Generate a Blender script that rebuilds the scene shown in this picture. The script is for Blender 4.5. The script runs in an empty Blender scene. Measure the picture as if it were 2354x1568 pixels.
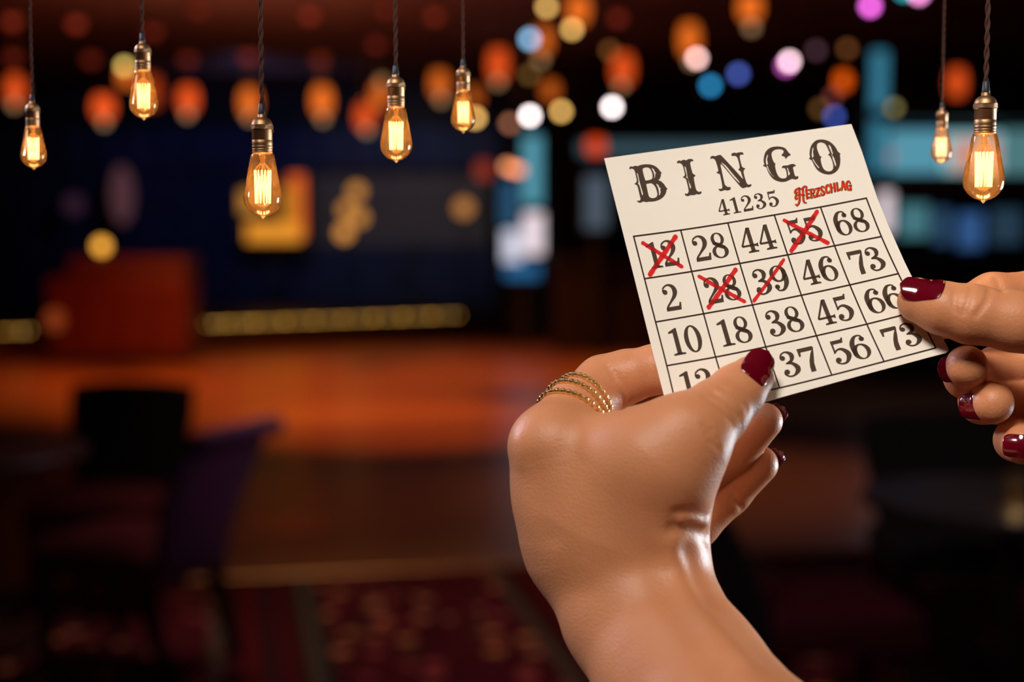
import bpy, bmesh, math, random
import numpy as np
from mathutils import Vector, Matrix
from mathutils.geometry import delaunay_2d_cdt

random.seed(4)
SC = bpy.context.scene
COL = SC.collection

# ------------------------------------------------------------------ camera
F = 3575.0                      # focal length in photo pixels (frame 2354 x 1568)
CAM = np.array([0.0, 0.0, 1.6])
PITCH = math.radians(4.54)
FW = np.array([0, math.cos(PITCH), -math.sin(PITCH)])
UP = np.array([0, math.sin(PITCH), math.cos(PITCH)])
RT = np.array([1.0, 0, 0])
cam_data = bpy.data.cameras.new('camera')
cam = bpy.data.objects.new('camera', cam_data)
COL.objects.link(cam)
cam.location = CAM
cam.rotation_euler = (math.pi / 2 - PITCH, 0, 0)
cam_data.sensor_width = 36.0
cam_data.lens = 36.0 * F / 2354.0
cam_data.clip_start = 0.02
cam_data.clip_end = 100
cam_data.dof.use_dof = True
cam_data.dof.focus_distance = 0.574
cam_data.dof.aperture_fstop = 5.7
SC.camera = cam

# ------------------------------------------------------------------ world, exposure
w = bpy.data.worlds.new('world'); SC.world = w; w.use_nodes = True
w.node_tree.nodes['Background'].inputs[0].default_value = (0.55, 0.5, 0.6, 1)
w.node_tree.nodes['Background'].inputs[1].default_value = 0.004
SC.view_settings.view_transform = 'Standard'
SC.view_settings.look = 'None'
SC.view_settings.exposure = 0.0
SC.view_settings.gamma = 1.0
SC.view_settings.use_curve_mapping = False
try:
    SC.cycles.use_denoising = True
    SC.cycles.sample_clamp_indirect = 3.0
    SC.cycles.max_bounces = 8
    SC.cycles.transparent_max_bounces = 24
except Exception:
    pass


def lamp(name, kind, loc, target, energy, color, size=0.3, spot=40, blend=0.3, parent=None):
    d = bpy.data.lights.new(name, kind)
    d.energy = energy
    d.color = color
    if kind == 'AREA':
        d.shape = 'DISK'; d.size = size
    elif kind == 'SPOT':
        d.spot_size = math.radians(spot); d.spot_blend = blend; d.shadow_soft_size = size
    else:
        d.shadow_soft_size = size
    o = bpy.data.objects.new(name, d)
    COL.objects.link(o)
    o.location = loc
    if target is not None:
        o.rotation_euler = (Vector(target) - Vector(loc)).to_track_quat('-Z', 'Y').to_euler()
    if parent is not None:
        o.parent = parent
        o.location = Vector(loc) - parent.location
    return o


# unseen key, fill and rim lights added for the hands and card
lamp('hand_key_fill', 'SPOT', (-0.36, -0.45, 2.85), (0.135, 0.57, 1.66), 222, (1.0, 0.925, 0.84), 0.30, 20, 1.0)  # unseen key spot added to light the hands and card
lamp('hand_key_fill', 'AREA', (0.5, -1.2, 3.2), (0.1, 0.55, 1.5), 6, (1.0, 0.78, 0.6), 0.5)  # weak warm fill added behind the camera, no fixture there
lamp('right_rim_light', 'AREA', (1.30, 1.22, 1.36), (0.1, 0.54, 1.5), 25, (0.80, 0.90, 1.0), 0.5)  # unseen cool lamp added for the rim along the wrist's right edge
lamp('left_rim_light', 'AREA', (-1.6, 1.5, 2.4), (0.05, 0.55, 1.5), 26, (0.72, 0.74, 1.0), 0.4)  # unseen bluish lamp added for the cool left edge of the hand
# coloured dance floor lights, and unseen fills added for stage, carpet, chairs and ceiling
lamp('floor_spot_or_fill', 'SPOT', (-1.9, 14.2, 3.6), (-1.9, 14.9, 0), 950, (1.0, 0.25, 0.04), 0.1, 105, 0.55)
lamp('floor_spot_or_fill', 'SPOT', (-0.6, 12.0, 3.6), (-0.85, 12.0, 0), 620, (1.0, 0.22, 0.03), 0.05, 52, 0.6)
lamp('floor_spot_or_fill', 'SPOT', (0.2, 16.5, 3.6), (0.1, 17.2, 0), 300, (1.0, 0.24, 0.03), 0.1, 85, 0.7)
lamp('floor_spot_or_fill', 'SPOT', (-4.3, 14.0, 3.6), (-4.3, 15.9, 0.6), 260, (1.0, 0.10, 0.02), 0.1, 75, 0.7)
lamp('stage_fill', 'SPOT', (-3.5, 20.0, 3.5), (-3.5, 24.0, 2.2), 85, (0.18, 0.33, 1.0), 0.1, 105, 0.8)  # unseen blue light added so the navy curtain shows
lamp('stage_fill', 'SPOT', (-0.8, 20.5, 3.5), (-1.6, 24.2, 1.8), 95, (1.0, 0.88, 0.75), 0.1, 62, 0.8)  # unseen warm light added to lift the grey backdrop
lamp('carpet_fill', 'SPOT', (-0.6, 6.3, 3.6), (-0.35, 5.9, 0), 110, (1.0, 0.66, 0.5), 0.1, 60, 1.0)  # unseen warm light added to brighten the carpet
lamp('chair_fill', 'SPOT', (1.2, 3.4, 3.6), (1.3, 4.8, 0.6), 42, (1.0, 0.6, 0.65), 0.1, 70, 1.0)  # unseen pinkish fill added over the right chairs and table
lamp('floor_spot_or_fill', 'SPOT', (1.5, 9.6, 3.6), (1.45, 9.3, 0), 170, (1.0, 0.42, 0.24), 0.1, 62, 1.0)  # added warm fill for the dim floor at the right
lamp('floor_spot_or_fill', 'SPOT', (-0.5, 8.7, 3.6), (-0.5, 8.6, 0), 75, (1.0, 0.34, 0.12), 0.1, 70, 1.0)  # added weak wide fill for the darker near boards
lamp('floor_spot_or_fill', 'SPOT', (-1.15, 7.9, 3.6), (-1.16, 8.1, 0), 60, (1.0, 0.05, 0.02), 0.05, 9, 1.0)  # added red spot, imitates a red reflection streak on the floor
lamp('chair_fill', 'SPOT', (1.0, 4.6, 1.9), (-1.12, 5.45, 0.74), 34, (1.0, 0.6, 0.72), 0.1, 20, 1.0)  # unseen light added for the back of the purple chair
lamp('chair_fill', 'SPOT', (-0.3, 7.2, 3.5), (-1.4, 5.5, 0.5), 60, (1.0, 0.5, 0.55), 0.1, 32, 1.0)  # unseen light added so the plum seat shows
lamp('ceiling_fill', 'AREA', (-2.5, 15.0, 2.2), (-2.5, 15.2, 3.7), 28, (1.0, 0.35, 0.2), 3.0)  # added upward light in mid-air for the ceiling's red-brown glow
lamp('bar_wash', 'SPOT', (3.2, 12.0, 3.5), (3.2, 13.5, 0), 40, (0.6, 0.75, 1.0), 0.2, 70, 1.0)

# ------------------------------------------------------------------ helpers


def cs(px, py, z):
    """photo pixel at depth z -> camera space (right, down, forward)"""
    return np.array([(px - 1177.0) / F * z, (py - 784.0) / F * z, z])


def c2w(p):
    p = np.atleast_2d(np.asarray(p, float))
    return CAM + p[:, :1] * RT - p[:, 1:2] * UP + p[:, 2:3] * FW


def at(px, py, z):
    return c2w(cs(px, py, z))[0]


def floor_at(px, py, zf=0.0):
    d = RT * (px - 1177) / F - UP * (py - 784) / F + FW
    return CAM + d * ((zf - CAM[2]) / d[2])


def srgb(r, g, b):
    f = lambda c: (c / 255 / 12.92) if c / 255 < 0.04045 else ((c / 255 + 0.055) / 1.055) ** 2.4
    return (f(r), f(g), f(b))


def tag(o, label=None, cat=None, group=None, kind=None):
    if label: o['label'] = label
    if cat: o['category'] = cat
    if group: o['group'] = group
    if kind: o['kind'] = kind
    return o


def empty(name, loc, label=None, cat=None, group=None):
    o = bpy.data.objects.new(name, None)
    COL.objects.link(o)
    o.location = Vector(loc)
    o.empty_display_size = 0.02
    return tag(o, label, cat, group)


def obj(name, verts, faces, mat, parent=None, origin=None, smooth=False):
    """verts in world space; stored relative to the thing's base"""
    verts = np.asarray(verts, float)
    if parent is not None:
        base = np.zeros(3); q = parent
        while q is not None:
            base = base + np.array(q.location); q = q.parent
    elif origin is not None:
        base = np.asarray(origin, float)
    else:
        base = np.array([(verts[:, 0].min() + verts[:, 0].max()) / 2, (verts[:, 1].min() + verts[:, 1].max()) / 2, verts[:, 2].min()])
    me = bpy.data.meshes.new(name)
    me.from_pydata([tuple(v) for v in (verts - base)], [], [tuple(int(i) for i in f) for f in faces])
    me.materials.append(mat)
    me.validate()
    if smooth:
        me.polygons.foreach_set('use_smooth', [True] * len(me.polygons))
    me.update()
    o = bpy.data.objects.new(name, me)
    COL.objects.link(o)
    if parent is not None:
        o.parent = parent
    else:
        o.location = Vector(base)
    return o


class MB:
    def __init__(self):
        self.v = []; self.f = []; self.n = 0

    def add(self, v, f):
        v = np.asarray(v, float)
        self.v.append(v); self.f += [tuple(i + self.n for i in q) for q in f]
        self.n += len(v)
        return self

    def box(self, lo, hi, M=None):
        x0, y0, z0 = lo; x1, y1, z1 = hi
        v = np.array([(x0, y0, z0), (x1, y0, z0), (x1, y1, z0), (x0, y1, z0), (x0, y0, z1), (x1, y0, z1), (x1, y1, z1), (x0, y1, z1)], float)
        if M is not None: v = M(v)
        return self.add(v, [(0, 3, 2, 1), (4, 5, 6, 7), (0, 1, 5, 4), (1, 2, 6, 5), (2, 3, 7, 6), (3, 0, 4, 7)])

    def lathe(self, prof, c, n=32, axis='z', M=None):
        """prof: (r, h); c: base point"""
        v = []; f = []
        for r, h in prof:
            for k in range(n):
                a = 2 * math.pi * k / n
                v.append((c[0] + r * math.cos(a), c[1] + r * math.sin(a), c[2] + h))
        for i in range(len(prof) - 1):
            for k in range(n):
                k2 = (k + 1) % n
                f.append((i * n + k, i * n + k2, (i + 1) * n + k2, (i + 1) * n + k))
        f.append(tuple(range(n - 1, -1, -1)))
        f.append(tuple((len(prof) - 1) * n + k for k in range(n)))
        v = np.array(v)
        if M is not None: v = M(v)
        return self.add(v, f)

    def tube(self, pts, r, n=8, closed=False):
        pts = np.asarray(pts, float); m = len(pts)
        rr = np.full(m, r) if np.isscalar(r) else np.asarray(r)
        if closed:
            tan = np.roll(pts, -1, 0) - np.roll(pts, 1, 0)
        else:
            tan = np.gradient(pts, axis=0)
        tan /= np.linalg.norm(tan, axis=1)[:, None] + 1e-12
        ref = np.array([0.3, 0.9, 0.2]); v = []
        u = np.cross(tan[0], ref); u /= np.linalg.norm(u)
        for i in range(m):
            u = u - tan[i] * (u @ tan[i]); u /= np.linalg.norm(u) + 1e-12
            w_ = np.cross(tan[i], u)
            for k in range(n):
                a = 2 * math.pi * k / n
                v.append(pts[i] + rr[i] * (u * math.cos(a) + w_ * math.sin(a)))
        f = []
        for i in range(m if closed else m - 1):
            j = (i + 1) % m
            for k in range(n):
                k2 = (k + 1) % n
                f.append((i * n + k, i * n + k2, j * n + k2, j * n + k))
        if not closed:
            f.append(tuple(range(n - 1, -1, -1))); f.append(tuple((m - 1) * n + k for k in range(n)))
        return self.add(v, f)

    def sphere(self, c, r, nu=16, nv=10, sz=1.0):
        prof = [(max(1e-5, r * math.sin(math.pi * i / nv)), -r * sz * math.cos(math.pi * i / nv)) for i in range(nv + 1)]
        return self.lathe(prof, c, nu)

    def build(self, name, mat, parent=None, origin=None, smooth=False, bevel=0.0):
        o = obj(name, np.concatenate(self.v), self.f, mat, parent, origin, smooth)
        if bevel:
            b = o.modifiers.new('bevel', 'BEVEL'); b.width = bevel; b.segments = 3; b.limit_method = 'ANGLE'
            o.data.polygons.foreach_set('use_smooth', [True] * len(o.data.polygons))
        return o


# ------------------------------------------------------------------ materials
MATS = {}


def principled(name, base, rough=0.5, metal=0.0, noise=0.0, scale=30.0, bump=0.0, bscale=200.0, coat=0.0, spec=0.5, sss=0.0, sheen=0.0):
    m = bpy.data.materials.new(name); m.use_nodes = True
    nt = m.node_tree; b = nt.nodes['Principled BSDF']
    b.inputs['Roughness'].default_value = rough
    b.inputs['Metallic'].default_value = metal
    b.inputs['Specular IOR Level'].default_value = spec
    b.inputs['Coat Weight'].default_value = coat
    b.inputs['Coat Roughness'].default_value = 0.05
    b.inputs['Sheen Weight'].default_value = sheen
    tc = nt.nodes.new('ShaderNodeTexCoord')
    n = nt.nodes.new('ShaderNodeTexNoise'); n.inputs['Scale'].default_value = scale; n.inputs['Detail'].default_value = 4
    nt.links.new(tc.outputs['Object'], n.inputs['Vector'])
    mx = nt.nodes.new('ShaderNodeMix'); mx.data_type = 'RGBA'
    nt.links.new(n.outputs['Fac'], mx.inputs[0])
    lo = [c * (1 - noise) for c in base]; hi = [min(1, c * (1 + noise)) for c in base]
    mx.inputs[6].default_value = (*lo, 1); mx.inputs[7].default_value = (*hi, 1)
    nt.links.new(mx.outputs[2], b.inputs['Base Color'])
    if bump:
        n2 = nt.nodes.new('ShaderNodeTexNoise'); n2.inputs['Scale'].default_value = bscale; n2.inputs['Detail'].default_value = 3
        nt.links.new(tc.outputs['Object'], n2.inputs['Vector'])
        bp = nt.nodes.new('ShaderNodeBump'); bp.inputs['Strength'].default_value = bump; bp.inputs['Distance'].default_value = 0.001
        nt.links.new(n2.outputs['Fac'], bp.inputs['Height']); nt.links.new(bp.outputs[0], b.inputs['Normal'])
    if sss:
        b.inputs['Subsurface Weight'].default_value = sss
        b.inputs['Subsurface Radius'].default_value = (1.0, 0.35, 0.18)
        b.inputs['Subsurface Scale'].default_value = 0.004
    MATS[name] = m
    return m


def emit(name, rgb, strength=1.0, sample=False):
    m = bpy.data.materials.new(name); m.use_nodes = True
    nt = m.node_tree; nt.nodes.clear()
    e = nt.nodes.new('ShaderNodeEmission'); o = nt.nodes.new('ShaderNodeOutputMaterial')
    e.inputs[0].default_value = (*rgb, 1); e.inputs[1].default_value = strength
    nt.links.new(e.outputs[0], o.inputs[0])
    try:
        m.cycles.emission_sampling = 'AUTO' if sample else 'NONE'
    except Exception:
        pass
    return m


M_paper = principled('card_paper', srgb(247, 238, 225), 0.75, noise=0.05, scale=22, bump=0.15, bscale=2500, spec=0.2)
M_ink = principled('brown_ink', srgb(74, 57, 44), 0.7, noise=0.14, scale=900, spec=0.2)
M_line = principled('grid_ink', srgb(56, 34, 24), 0.7, noise=0.05, spec=0.2)
M_red = principled('logo_red', srgb(214, 30, 28), 0.6, noise=0.05, spec=0.2)
M_dark = principled('logo_outline', srgb(30, 40, 26), 0.6, noise=0.05, spec=0.2)
M_yel = principled('logo_yellow', srgb(200, 170, 50), 0.6, noise=0.05, spec=0.2)
M_gold = principled('gold', (1.0, 0.72, 0.34), 0.28, 1.0, noise=0.05, bump=0.2, bscale=1500)
M_nail = principled('nail_varnish', srgb(100, 2, 22), 0.14, noise=0.08, scale=60, coat=1.0)
M_brass = principled('aged_brass', (0.46, 0.26, 0.13), 0.47, 1.0, noise=0.3, scale=150, bump=0.1, bscale=900)
M_knurl = principled('knurled_brass', (0.42, 0.25, 0.13), 0.45, 1.0, noise=0.3, scale=300, bump=1.0, bscale=3500)
M_cord = principled('brown_cloth_cord', (0.085, 0.036, 0.026), 0.9, noise=0.3, spec=0.15, scale=800)
M_rubber = principled('black_sleeve', (0.02, 0.02, 0.024), 0.5, noise=0.1)
M_black = principled('black_metal', (0.012, 0.011, 0.012), 0.5, noise=0.2)
M_darkwood = principled('dark_wood', (0.02, 0.011, 0.008), 0.38, noise=0.4, scale=12)
M_tabletop = principled('dark_polished_top', (0.03, 0.022, 0.02), 0.42, noise=0.3, scale=8, spec=0.22)
M_purple = principled('purple_velvet', (0.075, 0.018, 0.085), 0.8, noise=0.3, scale=14, sheen=0.08)
M_plum = principled('plum_velvet', (0.07, 0.008, 0.012), 0.9, noise=0.3, scale=14, spec=0.12)
M_blackf = principled('black_fabric', (0.012, 0.009, 0.010), 0.9, noise=0.3, scale=20)
M_redwood = principled('red_panel', (0.082, 0.009, 0.006), 0.5, noise=0.3, scale=6)
M_redtop = principled('booth_counter', (0.09, 0.03, 0.035), 0.4, noise=0.2, scale=6)
M_wall = principled('dark_wall', (0.020, 0.016, 0.018), 0.8, noise=0.3, scale=3)
M_ceil = principled('brown_ceiling', (0.10, 0.045, 0.032), 0.7, noise=0.6, scale=1.6)
M_beam = principled('black_beam', (0.012, 0.010, 0.010), 0.7, noise=0.3)
M_navy = principled('navy_curtain', (0.020, 0.032, 0.085), 0.9, noise=0.5, scale=2.5)
M_grey = principled('grey_backdrop', (0.11, 0.10, 0.10), 0.85, noise=0.25, scale=3)
M_stage = principled('stage_boards', (0.03, 0.016, 0.010), 0.5, noise=0.3, scale=5)

# pen: red ink that tints what is under it
M_pen = bpy.data.materials.new('red_marker'); M_pen.use_nodes = True
nt = M_pen.node_tree; nt.nodes.clear()
tr = nt.nodes.new('ShaderNodeBsdfTransparent'); tr.inputs[0].default_value = (0.95, 0.20, 0.20, 1)
df = nt.nodes.new('ShaderNodeBsdfDiffuse'); df.inputs[0].default_value = (*srgb(228, 60, 64), 1)
tcn = nt.nodes.new('ShaderNodeTexCoord'); nz = nt.nodes.new('ShaderNodeTexNoise'); nz.inputs['Scale'].default_value = 700
nt.links.new(tcn.outputs['Object'], nz.inputs['Vector'])
mr = nt.nodes.new('ShaderNodeMapRange'); mr.inputs[3].default_value = 0.34; mr.inputs[4].default_value = 0.46
nt.links.new(nz.outputs['Fac'], mr.inputs[0])
mx = nt.nodes.new('ShaderNodeMixShader'); out = nt.nodes.new('ShaderNodeOutputMaterial')
nt.links.new(mr.outputs[0], mx.inputs[0]); nt.links.new(tr.outputs[0], mx.inputs[1]); nt.links.new(df.outputs[0], mx.inputs[2])
nt.links.new(mx.outputs[0], out.inputs[0])


def glass_mat(name, tint, trans=0.0, tcol=(1, 0.5, 0.15), gloss=0.06):
    m = bpy.data.materials.new(name); m.use_nodes = True
    nt = m.node_tree; nt.nodes.clear()
    t = nt.nodes.new('ShaderNodeBsdfTransparent'); t.inputs[0].default_value = (*tint, 1)
    g = nt.nodes.new('ShaderNodeBsdfGlossy'); g.inputs['Roughness'].default_value = gloss; g.inputs[0].default_value = (1, 0.95, 0.9, 1)
    fr = nt.nodes.new('ShaderNodeLayerWeight'); fr.inputs[0].default_value = 0.25
    tl = nt.nodes.new('ShaderNodeBsdfTranslucent'); tl.inputs[0].default_value = (*tcol, 1)
    m1 = nt.nodes.new('ShaderNodeMixShader'); m1.inputs[0].default_value = trans
    m2 = nt.nodes.new('ShaderNodeMixShader'); o = nt.nodes.new('ShaderNodeOutputMaterial')
    nt.links.new(t.outputs[0], m1.inputs[1]); nt.links.new(tl.outputs[0], m1.inputs[2])
    nt.links.new(fr.outputs['Fresnel'], m2.inputs[0]); nt.links.new(m1.outputs[0], m2.inputs[1]); nt.links.new(g.outputs[0], m2.inputs[2])
    nt.links.new(m2.outputs[0], o.inputs[0])
    return m


M_bulb = glass_mat('amber_bulb_glass', (0.97, 0.90, 0.80), 0.085, (1.0, 0.52, 0.16))
M_clear = glass_mat('clear_glass', (0.9, 0.92, 0.94), 0.02, (1, 0.9, 0.8))
M_fil = emit('glowing_filament', (1.0, 0.60, 0.22), 4.2)
M_wire = emit('hot_support_wire', (1.0, 0.38, 0.08), 0.75)
M_stem = glass_mat('glass_stem', (1.0, 0.8, 0.55), 0.35, (1.0, 0.55, 0.2))

# skin
M_skin = principled('skin', srgb(212, 141, 98), 0.44, noise=0.11, scale=45, bump=0.22, bscale=1100, spec=0.42, sss=0.2)


# wooden dance floor and carpet
def wood_floor():
    m = bpy.data.materials.new('polished_dance_floor'); m.use_nodes = True
    nt = m.node_tree; b = nt.nodes['Principled BSDF']
    tc = nt.nodes.new('ShaderNodeTexCoord'); mp = nt.nodes.new('ShaderNodeMapping'); mp.inputs['Scale'].default_value = (1.0, 6.0, 1)
    nt.links.new(tc.outputs['Object'], mp.inputs['Vector'])
    br = nt.nodes.new('ShaderNodeTexBrick'); br.inputs['Scale'].default_value = 1.0
    br.inputs['Color1'].default_value = (0.20, 0.085, 0.035, 1); br.inputs['Color2'].default_value = (0.26, 0.12, 0.05, 1); br.inputs['Mortar'].default_value = (0.06, 0.03, 0.02, 1)
    br.inputs['Mortar Size'].default_value = 0.004
    nt.links.new(mp.outputs[0], br.inputs['Vector']); nt.links.new(br.outputs['Color'], b.inputs['Base Color'])
    b.inputs['Roughness'].default_value = 0.30
    b.inputs['Specular IOR Level'].default_value = 0.45
    return m


def carpet():
    m = bpy.data.materials.new('patterned_carpet'); m.use_nodes = True
    nt = m.node_tree; b = nt.nodes['Principled BSDF']; b.inputs['Roughness'].default_value = 0.95; b.inputs['Specular IOR Level'].default_value = 0.1
    L = nt.links.new; N = nt.nodes.new
    tc = N('ShaderNodeTexCoord'); sp = N('ShaderNodeSeparateXYZ'); L(tc.outputs['Object'], sp.inputs[0])

    def math_(op, a, b_=None):
        n = N('ShaderNodeMath'); n.operation = op
        for i, q in enumerate((a, b_)):
            if q is None: continue
            if isinstance(q, (int, float)): n.inputs[i].default_value = q
            else: L(q, n.inputs[i])
        return n.outputs[0]
    # u runs across the runner, 1.24 m repeat
    u0 = math_('ADD', sp.outputs[0], math_('MULTIPLY', math_('SUBTRACT', sp.outputs[1], 6.0), 0.18))
    u = math_('FRACT', math_('DIVIDE', math_('ADD', u0, 0.74), 1.24))
    rp = N('ShaderNodeValToRGB'); rp.color_ramp.interpolation = 'CONSTANT'
    e = rp.color_ramp.elements
    stops = [(0.0, (1, 1, 1, 1)), (0.64, (0.25, 0.2, 0.15, 1)), (0.675, (0.02, 0.02, 0.02, 1)), (0.74, (0.05, 0.0, 0.0, 1)), (0.80, (0.02, 0.02, 0.02, 1)), (0.86, (0.05, 0, 0, 1)), (0.93, (0.25, 0.2, 0.15, 1)), (0.965, (0.02, 0.03, 0.02, 1))]
    e[0].position = 0; e[0].color = stops[0][1]
    e[1].position = stops[1][0]; e[1].color = stops[1][1]
    for p, c in stops[2:]:
        q = e.new(p); q.color = c
    L(u, rp.inputs[0])
    stripe = N('ShaderNodeValToRGB'); stripe.color_ramp.interpolation = 'CONSTANT'
    cols = [(0.0, (0, 0, 0, 1)), (0.64, (0.10, 0.072, 0.05, 1)), (0.68, (0.055, 0.006, 0.010, 1)), (0.74, (0.11, 0.006, 0.009, 1)), (0.79, (0.05, 0.012, 0.014, 1)), (0.85, (0.09, 0.006, 0.010, 1)), (0.90, (0.045, 0.014, 0.014, 1)), (0.93, (0.10, 0.075, 0.055, 1)), (0.965, (0.02, 0.028, 0.024, 1))]
    e = stripe.color_ramp.elements; e[0].position = 0; e[0].color = cols[0][1]; e[1].position = cols[1][0]; e[1].color = cols[1][1]
    for p, c in cols[2:]:
        q = e.new(p); q.color = c
    L(u, stripe.inputs[0])
    # floral blotches in the field
    vo = N('ShaderNodeTexVoronoi'); vo.inputs['Scale'].default_value = 9.0; vo.inputs['Randomness'].default_value = 0.9
    L(tc.outputs['Object'], vo.inputs['Vector'])
    blot = N('ShaderNodeValToRGB'); blot.color_ramp.elements[0].position = 0.28; blot.color_ramp.elements[0].color = (1, 1, 1, 1); blot.color_ramp.elements[1].position = 0.40; blot.color_ramp.elements[1].color = (0, 0, 0, 1)
    L(vo.outputs['Distance'], blot.inputs[0])
    hue = N('ShaderNodeSeparateColor'); L(vo.outputs['Color'], hue.inputs[0])
    fl = N('ShaderNodeValToRGB'); fl.color_ramp.interpolation = 'CONSTANT'
    fc = [(0.0, (0.12, 0.006, 0.022, 1)), (0.3, (0.75, 0.29, 0.12, 1)), (0.52, (0.46, 0.09, 0.09, 1)), (0.7, (0.06, 0.045, 0.02, 1)), (0.85, (0.58, 0.24, 0.12, 1))]
    e = fl.color_ramp.elements; e[0].position = 0; e[0].color = fc[0][1]; e[1].position = fc[1][0]; e[1].color = fc[1][1]
    for p, c in fc[2:]:
        q = e.new(p); q.color = c
    L(hue.outputs[0], fl.inputs[0])
    n = N('ShaderNodeTexNoise'); n.inputs['Scale'].default_value = 5; L(tc.outputs['Object'], n.inputs['Vector'])
    bg = N('ShaderNodeMix'); bg.data_type = 'RGBA'; bg.inputs[6].default_value = (0.035, 0.004, 0.008, 1); bg.inputs[7].default_value = (0.13, 0.010, 0.022, 1); L(n.outputs['Fac'], bg.inputs[0])
    m1 = N('ShaderNodeMix'); m1.data_type = 'RGBA'; L(blot.outputs[0], m1.inputs[0]); L(bg.outputs[2], m1.inputs[6]); L(fl.outputs[0], m1.inputs[7])
    isf = math_('LESS_THAN', u, 0.64)
    m2 = N('ShaderNodeMix'); m2.data_type = 'RGBA'; L(isf, m2.inputs[0]); L(stripe.outputs[0], m2.inputs[6]); L(m1.outputs[2], m2.inputs[7])
    L(m2.outputs[2], b.inputs['Base Color'])
    return m


# ------------------------------------------------------------------ the room
def slab(name, lo, hi, mat, kind='structure'):
    return tag(MB().box(lo, hi).build(name, mat, origin=((lo[0] + hi[0]) / 2 * 0, 0, 0)), kind=kind)


CEIL = 3.7
XL, XR, YB, YF = -9.5, 8.5, 25.0, -3.0
ce = floor_at(520, 1336); ce2 = floor_at(1250, 1302)
slab('floor', (XL, YF, -0.12), (XR, YB, 0.0), wood_floor())
# carpet laid in front of the dance floor, edge running slightly askew
sl = (ce2[1] - ce[1]) / (ce2[0] - ce[0])
y_l = ce[1] + (XL + 0.05 - ce[0]) * sl; y_r = ce[1] + (XR - 0.05 - ce[0]) * sl
y_r = min(y_r, 11.0); y_l = max(y_l, 4.0)
cv = [(XL + .05, YF + .05, 0.0), (XR - .05, YF + .05, 0.0), (XR - .05, y_r, 0.0), (XL + .05, y_l, 0.0)]
cv = cv + [(a, b, 0.012) for a, b, c in cv]
carp = obj('carpet', cv, [(0, 3, 2, 1), (4, 5, 6, 7), (0, 1, 5, 4), (1, 2, 6, 5), (2, 3, 7, 6), (3, 0, 4, 7)], carpet(), origin=(0, 0, 0))
tag(carp, 'dark red floral carpet with striped borders in front of the dance floor', 'carpet')
tr_ = MB()
dirv = np.array([1, sl, 0]) / math.hypot(1, sl)
a = np.array([XL + .1, y_l, 0.008]); b_ = np.array([XR - .1, ce[1] + (XR - .1 - ce[0]) * sl, 0.008])
b_[1] = min(b_[1], 11.0)
tr_.tube([a, b_], 0.014, 8)
tag(tr_.build('trim_1', principled('brass_edge_strip', (0.5, 0.27, 0.10), 0.4, 1.0, noise=0.2)), kind='structure')
slab('ceiling', (XL, YF, CEIL), (XR, YB, CEIL + 0.15), M_ceil)
slab('wall_back', (XL, YB, 0), (XR, YB + 0.2, CEIL), M_wall)
slab('wall_left', (XL - 0.2, YF, 0), (XL, YB, CEIL), M_wall)
slab('wall_right', (XR, YF, 0), (XR + 0.2, YB, CEIL), M_wall)
slab('wall_front', (XL, YF - 0.2, 0), (XR, YF, CEIL), M_wall)
for yy in ((11.2, 13.6, 16.2, 19.0, 22.0)):
    slab('ceiling_beam', (XL, yy, CEIL - 0.05), (XR, yy + 0.22, CEIL), M_ceil)

# ------------------------------------------------------------------ stage at the far end
sa = np.array([XL + 0.05, 0, 0]); s0 = floor_at(0, 782, 0.0); s1 = floor_at(1100, 742, 0.0)
STAGE_Z = 0.27


def edge_pt(px, py):
    """point of the stage lip seen at this pixel"""
    return floor_at(px, py, STAGE_Z)


e0 = edge_pt(0, 772); e1 = edge_pt(1085, 731)
ed = (e1 - e0) / np.linalg.norm(e1 - e0)
p_l = e0 + ed * ((XL + 0.1 - e0[0]) / ed[0]); p_r = e1 + ed * 0.5
st = [(p_l[0], p_l[1], 0), (p_r[0], p_r[1], 0), (p_r[0], YB - .02, 0), (p_l[0], YB - .02, 0)]
st = [(x, y - 0.0, 0.001) for x, y, z in st] + [(x, y, STAGE_Z) for x, y, z in st]
tag(obj('stage_platform', st, [(0, 3, 2, 1), (4, 5, 6, 7), (0, 1, 5, 4), (1, 2, 6, 5), (2, 3, 7, 6), (3, 0, 4, 7)], M_stage),
    'low dark stage platform beyond the dance floor with lights along its lip', 'stage')

# footlights in a row on the stage lip
M_foot = emit('footlight_glow', srgb(205, 150, 60), 8)


FOOT_M = [emit('footlight_glow', srgb(*c), q) for c, q in (((205, 150, 60), 13), ((200, 140, 60), 6), ((190, 150, 75), 9), ((205, 135, 50), 4.5))]


def make_footlight(p):
    r = empty('footlight', p, 'small amber footlight in the row along the stage lip', 'lamp', 'footlights along the stage lip')
    MB().lathe([(0.03, 0), (0.03, 0.02), (0.018, 0.03)], p, 12).build('lamp_base', M_black, r)
    MB().sphere((p[0], p[1], p[2] + 0.042), 0.0135, 10, 6).build('bulb', M_foot, r, smooth=True)
    return r


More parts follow.
